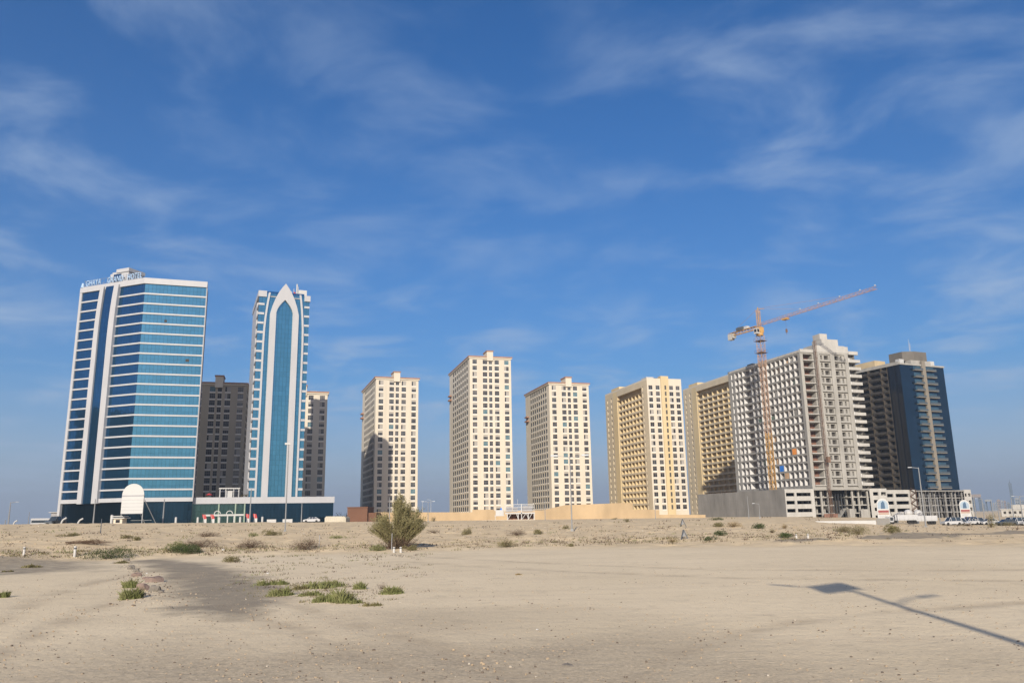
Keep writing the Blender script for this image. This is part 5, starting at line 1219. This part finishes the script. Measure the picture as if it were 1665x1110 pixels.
for px0, px1, yt, D, mi, lab, spire in sky_list:
    A = ground_at(px0, D); B_ = ground_at(px1, D); w = (B_-A).length; d0 = ray(px0, yt); H = EYE+d0.z*hypot(A.x, A.y)/hypot(d0.x, d0.y)
    t = empty('skyscraper', (A.x, A.y, -2), atan2((B_-A).y, (B_-A).x), lab, 'skyscraper', 'hazy skyscrapers on the horizon')
    b = MB(); n = max(4, int(H/14)); rows = [(4+i*(H-6)/n, 4+(i+0.55)*(H-6)/n) for i in range(n)]
    b.facade((0, 0), (1, 0), (0, -1), 0, w, 0, H, [(w*.12, w*.42), (w*.55, w*.9)], rows, 1.2, 0, 0, 1)
    b.facade((0, 0), (0, 1), (-1, 0), 0, w, 0, H, [(w*.12, w*.9)], rows, 1.2, 0, 0, 1); b.face([(w, 0, 0), (w, w, 0), (w, w, H), (w, 0, H)]); b.face([(0, 0, H), (w, 0, H), (w, w, H), (0, w, H)]); b.face([(0, w, 0), (w, w, 0), (w, w, H), (0, w, H)])
    b.build('wall', [FARM[mi], FARM[3]], t)
    b = MB(); b.box(w*.25, w*.25, H+.01, w*.7, w*.7, H+H*.05)
    if spire: b.bar((w/2, w/2, H*1.05), (w/2, w/2, H*1.16), w*.12, r2=0.3)
    b.build('roof_top', FARM[mi], t)
A = ground_at(1584, 2690); B_ = ground_at(1600.5, 2690); d0 = ray(1584, 806); H = EYE+d0.z*hypot(A.x, A.y)/hypot(d0.x, d0.y)
b = MB(); b.box(0, 0, 0, (B_-A).length, 12, 9); tag(b.build('roof_beam', FARM[2], None, (A.x, A.y, H-4), atan2((B_-A).y, (B_-A).x)), 'thin brown beam across the tops of two hazy skyscrapers', 'beam')
A = ground_at(1606, 2490); B_ = ground_at(1617, 2490); d0 = ray(1606, 813.5); H = EYE+d0.z*hypot(A.x, A.y)/hypot(d0.x, d0.y)
b = MB(); b.box(0, 0, 0, (B_-A).length, 12, 5); tag(b.build('roof_beam', FARM[0], None, (A.x, A.y, H-2), atan2((B_-A).y, (B_-A).x)), 'pale beam joining the tops of the gate-shaped pair of hazy towers', 'beam')
# low white villa near the right edge and far buildings between the cream towers
A = ground_at(1630, 520); t = empty('villa', (A.x, A.y, -1.4), radians(-30), 'low white flat-roofed building in front of the hazy skyline at the right', 'villa')
b = MB(); b.facade((0, 0), (1, 0), (0, -1), 0, 20, -2, 3.2, [(1+i*2.4, 2.2+i*2.4) for i in range(8)], [(0.8, 2.2)], 0.3, 0, 0, 1); b.box(0, 0.4, -2, 20, 10, 3.19, 0); b.box(5, 1, 3.2, 12, 8, 5.6, 0); b.box(16, 1, 3.2, 20, 8, 4.6, 0); b.build('wall', [CONCL, DARKIN], t)
b = MB(); b.box(-0.5, -0.5, 3.204, 20.5, -0.004, 3.5); b.build('roof_edge', WHITE, t)
# ------------------------------------------------------------------ dark apartment blocks behind the camera, mirrored in the glass
def mirror_block(x, y, az, w, d, h, label):
    t = empty('apartment_block', (x, y, 0), radians(90-az), label, 'building', 'apartment blocks beside the lot, seen mirrored in the glass')
    rows = [(1.2+i*3.4, 2.9+i*3.4) for i in range(int(h/3.4)-1)]; cols = [(1.2+i*3.6, 3.2+i*3.6) for i in range(int(w/3.6)-1)]
    b = MB(); b.facade((0, 0), (1, 0), (0, -1), 0, w, -1, h, cols, rows, 0.3, 0, 0, 1); b.facade((0, d), (1, 0), (0, 1), 0, w, -1, h, cols, rows, 0.3, 0, 0, 1)
    for X in (0, w): b.face([(X, 0, -1), (X, d, -1), (X, d, h), (X, 0, h)])
    b.face([(0, 0, h), (w, 0, h), (w, d, h), (0, d, h)]); b.build('wall', [TAUPE2, DARKIN], t)
for i, (x, y, w, h) in enumerate(((-420, 20, 60, 66), (-500, 110, 70, 88), (-440, -80, 60, 52), (-560, 220, 80, 96), (-390, -190, 90, 58), (-70, -330, 70, 17), (-170, -300, 60, 14), (40, -340, 80, 20))):
    mirror_block(x, y, 20 if x < -300 else 90, w, 16, h, ['brown apartment block west of the lot', 'tall brown apartment block west of the lot', 'small brown apartment block west of the lot', 'tallest brown apartment block far west of the lot', 'long brown apartment block south-west of the lot', 'low brown block south of the lot, middle one', 'low brown block south of the lot, lowest one', 'low brown block south of the lot, longest one'][i])
# ------------------------------------------------------------------ street lamp behind the camera: only its shadow is seen
def shadow_lamp():
    tan_el = math.tan(SUN_EL); dx_, dy_ = -sin(SUN_AZ), -cos(SUN_AZ)      # direction shadows run
    H = 9.4
    tip = Vector((7.45, 18.4)); base = tip-Vector((dx_, dy_))*(H/tan_el)
    def back(p, h): q = Vector(p)-Vector((dx_, dy_))*(h/tan_el); return (q.x-base.x, q.y-base.y, h)
    t = empty('street_lamp', (base.x, base.y, 0), 0, 'street lamp with a square board whose long shadow lies across the right sand', 'street lamp')
    b = MB(); b.bar((0, 0, -0.3), (0, 0, H), 0.14, n=12, r2=0.07); b.build('pole', POLE, t)
    zb_ = H-0.45; hgt = 0.74
    c = [(6.67, 17.91), (7.85, 18.9)]; u = (Vector(c[1])-Vector(c[0])); 
    a0 = Vector(back(c[0], zb_)); 
    b = MB(); w = u.length; b.box(0, -0.02, 0, w, 0.02, hgt); b.build('board', HEAD, t, (a0.x, a0.y, zb_), atan2(u.y, u.x))
    for root_, end in (((7.1, 19.3), (6.32, 20.3)), ((7.45, 17.5), (8.62, 17.28))):
        h1 = H+0.25 if end[1] > 19 else H-0.75
        p0 = (0, 0, h1-0.35); p1 = Vector(back(end, h1)); m_ = Vector(p0).lerp(p1, 0.5)+Vector((0, 0, 0.12))
        b = MB(); b.bar(p0, m_, 0.035); b.bar(m_, p1, 0.03); b.build('arm', POLE, t)
        d_ = (p1-m_).normalized(); b = MB(); b.bar(p1-d_*0.45, p1+d_*0.15, 0.075, n=8, r2=0.05); b.build('lamp_head', HEAD, t)
shadow_lamp()
# ------------------------------------------------------------------ plants
def leafmat(name, a, b_): 
    m_ = mat(name, a, 0.85, var=0.1, scale=2.5, col2=b_, spec=0.15, detail=2); return m_
LG = leafmat('grass_green', (0.165, 0.165, 0.075), (0.12, 0.14, 0.05)); LD = leafmat('dark_leaf', (0.055, 0.075, 0.028), (0.03, 0.045, 0.018))
LO = leafmat('olive_leaf', (0.17, 0.15, 0.07), (0.10, 0.09, 0.045)); LB = leafmat('dry_brown', (0.095, 0.062, 0.042), (0.05, 0.034, 0.024))
LY = leafmat('dry_straw', (0.30, 0.225, 0.11), (0.17, 0.125, 0.065)); BARK = leafmat('bark', (0.12, 0.09, 0.06), (0.06, 0.045, 0.03))
LT = leafmat('tree_leaf', (0.20, 0.18, 0.09), (0.12, 0.11, 0.055))
def shrub_mb(w, h, kind, n, leaf):
    b = MB(); rnd = random
    clumps = [(rnd.uniform(-.36, .36)*w, rnd.uniform(-.36, .36)*w*0.6, rnd.uniform(.5, 1.0)) for _ in range(5)]
    for i in range(n):
        cx_, cy_, ch = rnd.choice(clumps)
        if kind == 'grass':
            a = rnd.uniform(0, 2*pi); gx, gy = rnd.gauss(0, 1), rnd.gauss(0, 1); p = Vector((cx_+gx*w*.11, cy_+gy*w*.11, -0.02)); l = h*ch*rnd.uniform(.35, 1.15)*max(.25, 1-.28*hypot(gx, gy))
            k_ = rnd.uniform(.2, .9); tip = p+Vector((cos(a)*l*k_, sin(a)*l*k_, l*(1.1-.35*k_))); s_ = Vector((-sin(a), cos(a), 0))*leaf
            md = p.lerp(tip, .55)+Vector((0, 0, l*.1)); b.face([p-s_, p+s_, md+s_*.8, tip, md-s_*.8])
        else:
            # leaf clumps filling a low uneven dome
            th = rnd.uniform(0, 2*pi); ph = math.acos(rnd.uniform(0, 1)); r = rnd.uniform(.45, 1.0)**.5
            p = Vector((cx_+cos(th)*sin(ph)*r*w*.27, cy_+sin(th)*sin(ph)*r*w*.27, cos(ph)*r*h*ch*.92+0.01))
            d = Vector((rnd.gauss(0, 1), rnd.gauss(0, 1), rnd.gauss(.4, .8))).normalized(); u = d.orthogonal().normalized(); u = Matrix.Rotation(rnd.uniform(0, 6.28), 3, d) @ u
            v = d.cross(u); l = leaf*rnd.uniform(1.2, 2.6)
            if kind == 'dry': l *= 2.2; v = v*.22
            b.face([p-v*leaf*.5, p+u*l*.5-v*leaf*.1, p+u*l, p+u*l*.5+v*leaf*.6])
    return b
def twigs_mb(w, h, n, r):
    b = MB()
    for i in range(n):
        a = random.uniform(0, 2*pi); p = Vector((random.gauss(0, w*.08), random.gauss(0, w*.06), -.05)); l = random.uniform(.5, 1)
        q = p+Vector((cos(a)*w*.42*l, sin(a)*w*.3*l, h*random.uniform(.35, .95))); md = p.lerp(q, .5)+Vector((0, 0, h*.15)); b.bar(p, md, r, n=3, r2=r*.7); b.bar(md, q, r*.7, n=3, r2=r*.3)
    return b
def plant(px, py, wpx, hpx, kind, m, label, name='shrub', cat='shrub', group=None, n=None):
    P = hit(px, py); k_ = 1.22 if kind == 'grass' else 1.1; w = max(.12, span(P, wpx)*k_); h = max(.06, span(P, hpx)*k_); D = P.length
    leaf = min(0.09, max(0.012, D*0.00075)); n = n or int(min(2600, max(160, wpx*hpx*4.5)))
    t = empty(name, P, random.uniform(0, 0.6), label, cat, group)
    shrub_mb(w*1.05, h*1.12, kind, n, leaf).build('leaves', m, t)
    twigs_mb(w, h, 26 if kind == 'dry' else 12, max(.006, D*.00018)).build('stems', BARK if kind != 'dry' else LB, t)
    return t
GS = 'shrubs on the dune'
for a in [
    (180, 908, 60, 18, 'bush', LD, 'wide dark green shrub at the top of the rock line between the two tracks'),
    (308, 899, 46, 15, 'bush', LD, 'dark green shrub just below the brown dead heap at the left'),
    (287, 893, 24, 13, 'bush', LG, 'loose green shrub left of the brown dead heap'),
    (331, 889, 46, 12, 'dry', LB, 'brown dead heap, leftmost of the three brown ones'),
    (408, 890, 40, 12, 'dry', LB, 'brown dead heap, middle of the three brown ones'),
    (494, 893, 50, 17, 'dry', LB, 'rounded brown dead shrub, right of the three brown ones'),
    (336, 872, 30, 7, 'dry', LB, 'low rusty brush high on the dune in front of the green glass'),
    (110, 872, 24, 6, 'bush', LO, 'small olive shrub on the dune at the left, nearest the hotel'),
    (205, 875, 14, 6, 'bush', LO, 'small olive tuft on the dune below the sign board, left of two'),
    (223, 878, 13, 6, 'bush', LO, 'small olive tuft on the dune below the sign board, right of two'),
    (443, 870, 26, 9, 'bush', LO, 'olive shrub on the dune below the arched tower'),
    (413, 871, 13, 5, 'bush', LG, 'small green tuft left of the shrub below the arched tower'),
    (378, 913, 27, 9, 'bush', LO, 'olive shrub on the sand right of the dark track'),
    (616, 895, 24, 10, 'bush', LG, 'bright green tuft at the left foot of the big bush'),
    (667, 894, 22, 9, 'bush', LO, 'green tuft at the right foot of the big bush'),
    (549, 875, 20, 5, 'bush', LG, 'flat green tuft between the brown shrub and the big bush'),
    (705, 866, 13, 5, 'dry', LB, 'tiny brown tuft right of the big bush'),
    (758, 869, 17, 9, 'bush', LO, 'olive shrub in front of the tallest cream tower'),
    (823, 889, 27, 14, 'dry', LO, 'dry olive shrub by the lot edge, right of centre'),
    (841, 870, 28, 8, 'dry', LB, 'grey-brown brush behind the dry olive shrub'),
    (878, 868, 18, 8, 'bush', LO, 'small olive shrub left of the double-arm street lamp'),
    (920, 859, 9, 5, 'bush', LO, 'tiny shrub just left of the foot of the double-arm street lamp'),
    (1000, 844, 9, 3, 'bush', LD, 'tiny dark shrub at the foot of the tan wall, left of two'),
    (1019, 848, 8, 5, 'bush', LO, 'tiny shrub at the foot of the tan wall, right of two'),
    (927, 888, 9, 5, 'bush', LO, 'tiny olive tuft at the lot edge below the double-arm street lamp'),
    (1094, 881, 11, 7, 'dry', LY, 'small straw coloured tuft left of the dark shrub by the lot edge'),
    (1154, 878, 17, 6, 'bush', LD, 'small dark shrub by the lot edge below the concrete wall'),
    (1172, 870, 21, 8, 'bush', LD, 'dark green shrub on the dune below the concrete wall'),
    (1168, 856, 17, 9, 'bush', LO, 'light olive shrub at the left end of the straw patch'),
    (1192, 856, 26, 7, 'dry', LY, 'straw coloured patch of dry brush below the concrete wall'),
    (1163, 845, 26, 4, 'bush', LD, 'row of dark green weeds at the foot of the concrete wall'),
    (1236, 859, 21, 8, 'bush', LD, 'dark round shrub below the right part of the concrete wall'),
    (1256, 866, 8, 6, 'dry', LO, 'tiny dry tuft right of the dark round shrub'),
    (1276, 858, 9, 5, 'dry', LY, 'tiny straw tuft beside the open parking levels'),
    (1280, 873, 23, 8, 'bush', LD, 'dark green shrub left of the right pair of marker posts'),
    (1373, 864, 26, 9, 'dry', LO, 'dry olive shrub below the open hall, left half of a pair'),
    (1396, 868, 32, 12, 'dry', LO, 'larger dry olive shrub below the open hall, right half of a pair'),
    (1449, 865, 28, 11, 'bush', LO, 'dense olive shrub at the left end of the white trailers'),
    (1573, 855, 17, 6, 'dry', LO, 'low dry brush right of the white car'),
    (1612, 857, 13, 19, 'bush', LO, 'upright green bush standing among the parked cars at the right'),
    (1640, 854, 26, 6, 'bush', LO, 'low olive brush right of the upright green bush'),
    (1662, 851, 10, 7, 'bush', LO, 'olive shrub at the right edge of the picture'),
    (52, 922, 20, 5, 'grass', LO, 'small dry green tuft on the left sand, upper one'),
    (14, 929, 12, 4, 'grass', LO, 'tiny tuft near the left edge'),
    (2, 971, 14, 9, 'grass', LG, 'green tuft cut by the left edge'),
    (195, 915, 26, 5, 'grass', LO, 'yellow-green tuft right below the dark green shrub'),
    (842, 934, 9, 4, 'grass', LY, 'tiny straw tuft alone on the open sand'),
]: plant(*a, group=GS)
for a in [
    (209, 955, 18, 18, 'grass', LG, 'bright green grass clump left of the rocks, upper one'),
    (219, 972, 26, 18, 'grass', LG, 'bright green grass clump left of the rocks, lower one'),
    (443, 950, 32, 12, 'grass', LG, 'green grass clump at the left end of the row right of the track'),
    (463, 967, 32, 15, 'grass', LG, 'green grass clump second from the left, nearest the track'),
    (487, 957, 22, 9, 'grass', LO, 'pale green grass clump between the left clump and the long one'),
    (501, 968, 27, 10, 'grass', LG, 'green grass clump in front of the long one'),
    (532, 954, 58, 12, 'grass', LG, 'long low green grass clump in the middle of the row'),
    (526, 978, 26, 14, 'grass', LG, 'green grass clump left of the largest one'),
    (563, 979, 32, 22, 'grass', LG, 'largest bright green grass clump, in front'),
    (580, 980, 18, 9, 'grass', LG, 'small green grass clump touching the largest on its right'),
    (585, 957, 20, 14, 'grass', LG, 'upright green grass clump behind the largest'),
    (637, 965, 36, 15, 'grass', LG, 'green grass clump farthest right in the row'),
    (621, 957, 15, 9, 'dry', LB, 'small brown tuft joined to the rightmost grass clump'),
    (606, 984, 26, 8, 'grass', LO, 'low yellow-green tuft in front of the rightmost clump'),
    (491, 978, 11, 4, 'grass', LO, 'tiny tuft at the edge of the track, in front of the row'),
]: plant(*a, name='grass_clump', cat='grass clump', group='grass clumps beside the track', n=int(min(800, a[2]*a[3]*1.6)))
# the big wispy desert bush
def big_bush():
    P = hit(646, 891); W = span(P, 75); H = span(P, 75)
    t = empty('desert_bush', P, 0, 'big wispy olive desert bush with bare lower stems in front of the tan wall', 'bush')
    st = MB(); lv = MB(); tw = MB(); rnd = random
    leaf = 0.035
    limbs = [(rnd.uniform(-.25, .25)+a_, ln, hh_) for a_, ln, hh_ in ((0.0, .95, .55), (0.25, .8, .70), (-.3, .98, .42), (3.1, .95, .38), (2.8, .8, .55), (3.5, .6, .62), (1.2, .4, .85), (-1.2, .45, .80), (0.3, .22, 1.0), (2.2, .15, .95), (-1.0, .12, .92), (4.2, .75, .5), (5.4, .7, .58), (1.6, .8, .45), (.5, .5, .82))]
    for i in range(120):
        la, ll, lh = limbs[i % len(limbs)]
        a = la+rnd.gauss(0, .20); lean = min(1.05, max(.05, ll+rnd.gauss(0, .09)))
        r = W*.54*lean; hh = H*lh*rnd.uniform(.72, 1.06)
        p0 = Vector((rnd.gauss(0, .12), rnd.gauss(0, .1), -.1)); p3 = Vector((cos(a)*r, sin(a)*r*.75, hh))
        p1 = p0+Vector((cos(a)*r*.30, sin(a)*r*.22, hh*.35)); p2 = p0.lerp(p3, .68)+Vector((0, 0, hh*.08)); rr = .022
        for u, v in ((p0, p1), (p1, p2), (p2, p3)): st.bar(u, v, rr, n=4, r2=rr*.65); rr *= .65
        for k in range(40):
            s_ = rnd.uniform(.28, 1.0)
            q = p1.lerp(p2, (s_-.28)/.36) if s_ < .64 else p2.lerp(p3, (s_-.64)/.36)
            d = (p3-p1).normalized()*.45+Vector((rnd.gauss(0, .38), rnd.gauss(0, .38), .6)); d.normalize(); l = rnd.uniform(.22, .5)
            e = q+d*l; tw.bar(q, e, .0045, n=3, r2=.002)
            for _ in range(5):
                c = q.lerp(e, rnd.uniform(.25, 1.1))+Vector((rnd.gauss(0, .03), rnd.gauss(0, .03), 0)); v = Vector((rnd.gauss(0, 1), rnd.gauss(0, 1), 0)).normalized()*.012
                f = d*rnd.uniform(.05, .10); lv.face([c-v*.8, c+f*.5-v*1.5, c+f, c+f*.5+v*1.5])
    st.build('stems', BARK, t); tw.build('twigs', LT, t); lv.build('leaves', LT, t)
    sd_ = MB()
    for i in range(240):
        a = rnd.uniform(0, 2*pi); p = Vector((rnd.gauss(0, .5), rnd.gauss(0, .3), 0)); q = p+Vector((rnd.gauss(0.15, .35), rnd.gauss(0, .3), rnd.uniform(.2, .75))); sd_.bar(p, q, .010, n=3, r2=.003)
    sd_.build('dead_twigs', LB, t)
big_bush()
# bush against the tan wall and trees far off
P = ground_at(705, 230); t = empty('shrub', P, 0, 'lone brown-green bush in front of the tan wall between the left cream towers', 'shrub'); shrub_mb(1.9, 1.7, 'dry', 700, .09).build('leaves', LO, t); twigs_mb(1.9, 1.7, 14, .03).build('stems', BARK, t)
for px, D, w, h, lab in ((704, 620, 9, 9, 'hazy dark tree beyond the tan wall, left of two'), (719, 640, 14, 9.5, 'hazy dark tree beyond the tan wall, right of two'), (730, 700, 10, 7, 'small hazy tree next to the tallest cream tower'), (563, 520, 16, 13, 'dark hazy tree beyond the brown block')):
    P = ground_at(px, D); P.z = -1; t = empty('distant_tree', P, 0, lab, 'tree', 'trees far beyond the walls')
    shrub_mb(w, h, 'bush', 700, .5).build('crown', LD, t); b = MB(); b.bar((0, 0, 0), (0, 0, h*.6), .25, r2=.12); b.build('trunk', BARK, t)
# fallen branches on the dune at the left
P = hit(140, 884); t = empty('branch_pile', P, 0, 'long grey-brown pile of dead branches lying on the dune at the left', 'branches'); w = span(P, 58); b = MB()
for i in range(90):
    p0 = Vector((random.uniform(-w/2, w*.2), random.gauss(0, .25), random.uniform(0, .22))); b.bar(p0, p0+Vector((random.uniform(.4, 1.6), random.gauss(0, .2), random.gauss(0, .12)-.04)), .016, n=3, r2=.005)
b.build('branches', LB, t)
# ------------------------------------------------------------------ rocks
ROCKP = mat('pink_rock', (0.210, 0.155, 0.130), 0.9, var=0.25, scale=3, bump=.4, bscale=12); ROCKG = mat('grey_rock', (0.180, 0.160, 0.135), 0.9, var=0.25, scale=3, bump=.4, bscale=12)
def rock_mb(w, d, h, seed, sub=2, bottom=-.35):
    import bmesh
    bm = bmesh.new(); bmesh.ops.create_icosphere(bm, subdivisions=sub, radius=1)
    for v in bm.verts:
        n = noise.noise(v.co*1.2+Vector((seed*3.1, 0, 0))); n2 = noise.noise(v.co*2.9+Vector((0, seed*1.7, 0)))
        c = v.co*(1+.45*n+.16*n2)
        for k in range(3): pass
        v.co = Vector((c.x*w/2, c.y*d/2, max(bottom, min(c.z, .62+.25*n))*h))
    b = MB(); bm.verts.ensure_lookup_table(); b.v = [tuple(v.co) for v in bm.verts]
    for f in bm.faces: b.f.append(tuple(v.index for v in f.verts)); b.m.append(0)
    bm.free(); return b
for i, (px, py, wpx, hpx, m_, lab) in enumerate([
    (252, 945, 26, 9, ROCKP, 'flat pinkish rock with a sharp ridge at the edge of the dark track'),
    (233, 958, 18, 10, ROCKP, 'pinkish rock left of the rounded grey one'), (252, 960, 17, 9, ROCKG, 'rounded grey-brown rock, largest of the lower row'),
    (262, 963, 8, 4, ROCKG, 'small rock right of the rounded grey-brown one'), (222, 936, 13, 6, ROCKP, 'small pinkish rock above the grass clump'),
    (213, 925, 10, 6, ROCKG, 'dark small rock below the dark green shrub, left'), (206, 911, 9, 5, ROCKG, 'pale rock at the right foot of the dark green shrub'),
    (221, 929, 8, 5, ROCKG, 'dark small rock in the middle of the rock line'), (236, 941, 7, 4, ROCKP, 'small rock between the pinkish ones'),
    (229, 968, 12, 5, ROCKG, 'dark rock right of the lower grass clump'), (277, 989, 7, 4, ROCKG, 'single pale stone on the track'), (922, 1081, 16, 3, ROCKG, 'half buried pale stone in the near foreground')]):
    P = hit(px, py); w = span(P, wpx)*1.12; h = span(P, hpx)*1.3
    o = rock_mb(w, w*.75, h, i+1).build('rock', m_, None, P); tag(o, lab, 'rock', 'rocks between the two tracks' if i < 11 else None)
# loose gravel, weeds, litter
def scatter(name, mts, n, fn, label):
    protos_ = [rock_mb(1, .8, .7, 20+i, 1, -.3) for i in range(5)]; b = MB()
    for _ in range(n):
        r_ = fn()
        if r_ is None: continue
        x, y, s, mi = r_; p = random.choice(protos_); a = random.uniform(0, 6.28); c, sn = cos(a), sin(a); z = gz(x, y); k = len(b.v)
        b.v += [(x+s*(c*vx-sn*vy), y+s*(sn*vx+c*vy), z+s*vz*.8) for vx, vy, vz in p.v]; b.f += [tuple(k+i for i in f) for f in p.f]; b.m += [mi]*len(p.f)
    o = b.build(name, mts); tag(o, label, kind='stuff'); return o
STO = [mat('stone_dark', (0.14, 0.11, 0.085), .9, var=.3), mat('stone_tan', (0.36, 0.28, 0.19), .9, var=.2), mat('stone_pale', (0.406, 0.364, 0.301), .9, var=.1)]
def fg():
    d = 5.5+26*random.random()**1.8; a = radians(random.uniform(-38, 38)); x, y = d*sin(a), d*cos(a)
    dens = noise.noise((x*.5, y*.5, 7))+.35*noise.noise((x*1.7, y*1.7, 2))
    if random.random() > .45+dens*1.1+(0.15 if x < 1 else -.1): return None
    return x, y, random.choice((.008, .010, .012, .016, .02, .034))*random.uniform(.7, 1.25), random.choices((0, 1, 2), (5, 9, .5))[0]
scatter('gravel', STO, 26000, fg, 'loose gravel over the near sand')
def rl():
    t_ = random.random(); x0, y0 = flat(206+t_*62, 912+t_*72+random.gauss(0, 2)); return x0+random.gauss(0, .25+.3*t_), y0+random.gauss(0, .3), random.uniform(.015, .07)*random.uniform(.5, 1.2), random.choices((0, 1, 2), (6, 4, .6))[0]
scatter('rubble', STO, 420, rl, 'rubble along the line between the two tracks')
def dune():
    px = random.uniform(-30, 1690); t_ = random.random(); yl = 903-px*.026; P = hit(px, 853+(yl-853)*t_); s = P.length*.0010*random.uniform(.6, 2.0)
    return P.x, P.y, s, random.choices((0, 1, 2), (6, 5, 1.2))[0]
scatter('dune_stones', STO, 2600, dune, 'small stones and lumps over the dune')
def litter(px, py, s, m_, lab):
    P = hit(px, py); b = rock_mb(span(P, s), span(P, s)*.7, span(P, s*.6), px, 1); tag(b.build('litter', m_, None, P), lab, 'litter', 'litter on the sand')
litter(239, 932, 3, WHITE, 'white scrap beside the pinkish rock'); litter(435, 932, 4, WHITE, 'white scrap left of the grass clumps'); litter(363, 894, 5, WHITE, 'white scrap right of the dark green shrub on the dune')
litter(691, 887, 3, WHITE, 'white scrap right of the big bush'); litter(873, 1023, 4, WHITE, 'white scrap on the open sand in the foreground'); litter(661, 937, 4, STO[0], 'dark lump on the open sand right of the grass clumps')
# creeping weeds along the lot edge
def weeds():
    lv = {0: MB(), 1: MB(), 2: MB()}
    for i in range(1300):
        r_ = random.random()
        if r_ < .5: px = random.uniform(0, 1400); py = 905-px*.0225+random.gauss(-3, 3.5)
        elif r_ < .62: px = random.uniform(380, 700); py = 905+random.random()**1.5*45-(px-380)*.02
        elif r_ < .76: px = random.gauss(530, 60); py = 962+random.gauss(0, 10)+(px-530)*.08
        else: px = random.uniform(0, 1660); py = random.uniform(856, 900)-px*.012
        if r_ < .5 and px < 420 and random.random() < .6: n = 16
        else: n = 9
        P = hit(px, py); k = random.choices((0, 1, 2), (1.6, 4, 4))[0] if px < 700 else random.choices((0, 1, 2), (1, 3, 6))[0]; s = P.length*.0045*random.uniform(.5, 1.3); b = lv[k]
        for _ in range(n):
            a = random.uniform(0, 6.28); p = P+Vector((random.gauss(0, s), random.gauss(0, s), 0)); l = s*random.uniform(.3, .9); e = p+Vector((cos(a)*l*.6, sin(a)*l*.6, l*.7)); v = Vector((-sin(a), cos(a), 0))*max(.008, P.length*.0004)
            b.face([p-v, p+v, e])
    for k, (m_, nm) in enumerate(((LG, 'green'), (LO, 'olive'), (LB, 'dry brown'))):
        tag(lv[k].build('weeds', m_), '%s creeping weeds scattered over the dune and the lot edge' % nm, kind='stuff')
weeds()
# ------------------------------------------------------------------ haze
hm = bpy.data.materials.new('haze'); hm.use_nodes = True; hn = hm.node_tree; hn.nodes.clear()
pv = N(hn, 'ShaderNodeVolumePrincipled'); pv.inputs['Color'].default_value = (0.64, 0.75, 0.88, 1); pv.inputs['Density'].default_value = 0.00019; pv.inputs['Anisotropy'].default_value = 0.2
ho = N(hn, 'ShaderNodeOutputMaterial'); hn.links.new(pv.outputs[0], ho.inputs['Volume'])
b = MB(); b.box(-9400, -6400, -6, 9400, 9400, 260); o = b.build('haze', hm); tag(o, 'thin pale blue haze over the whole place', kind='stuff')
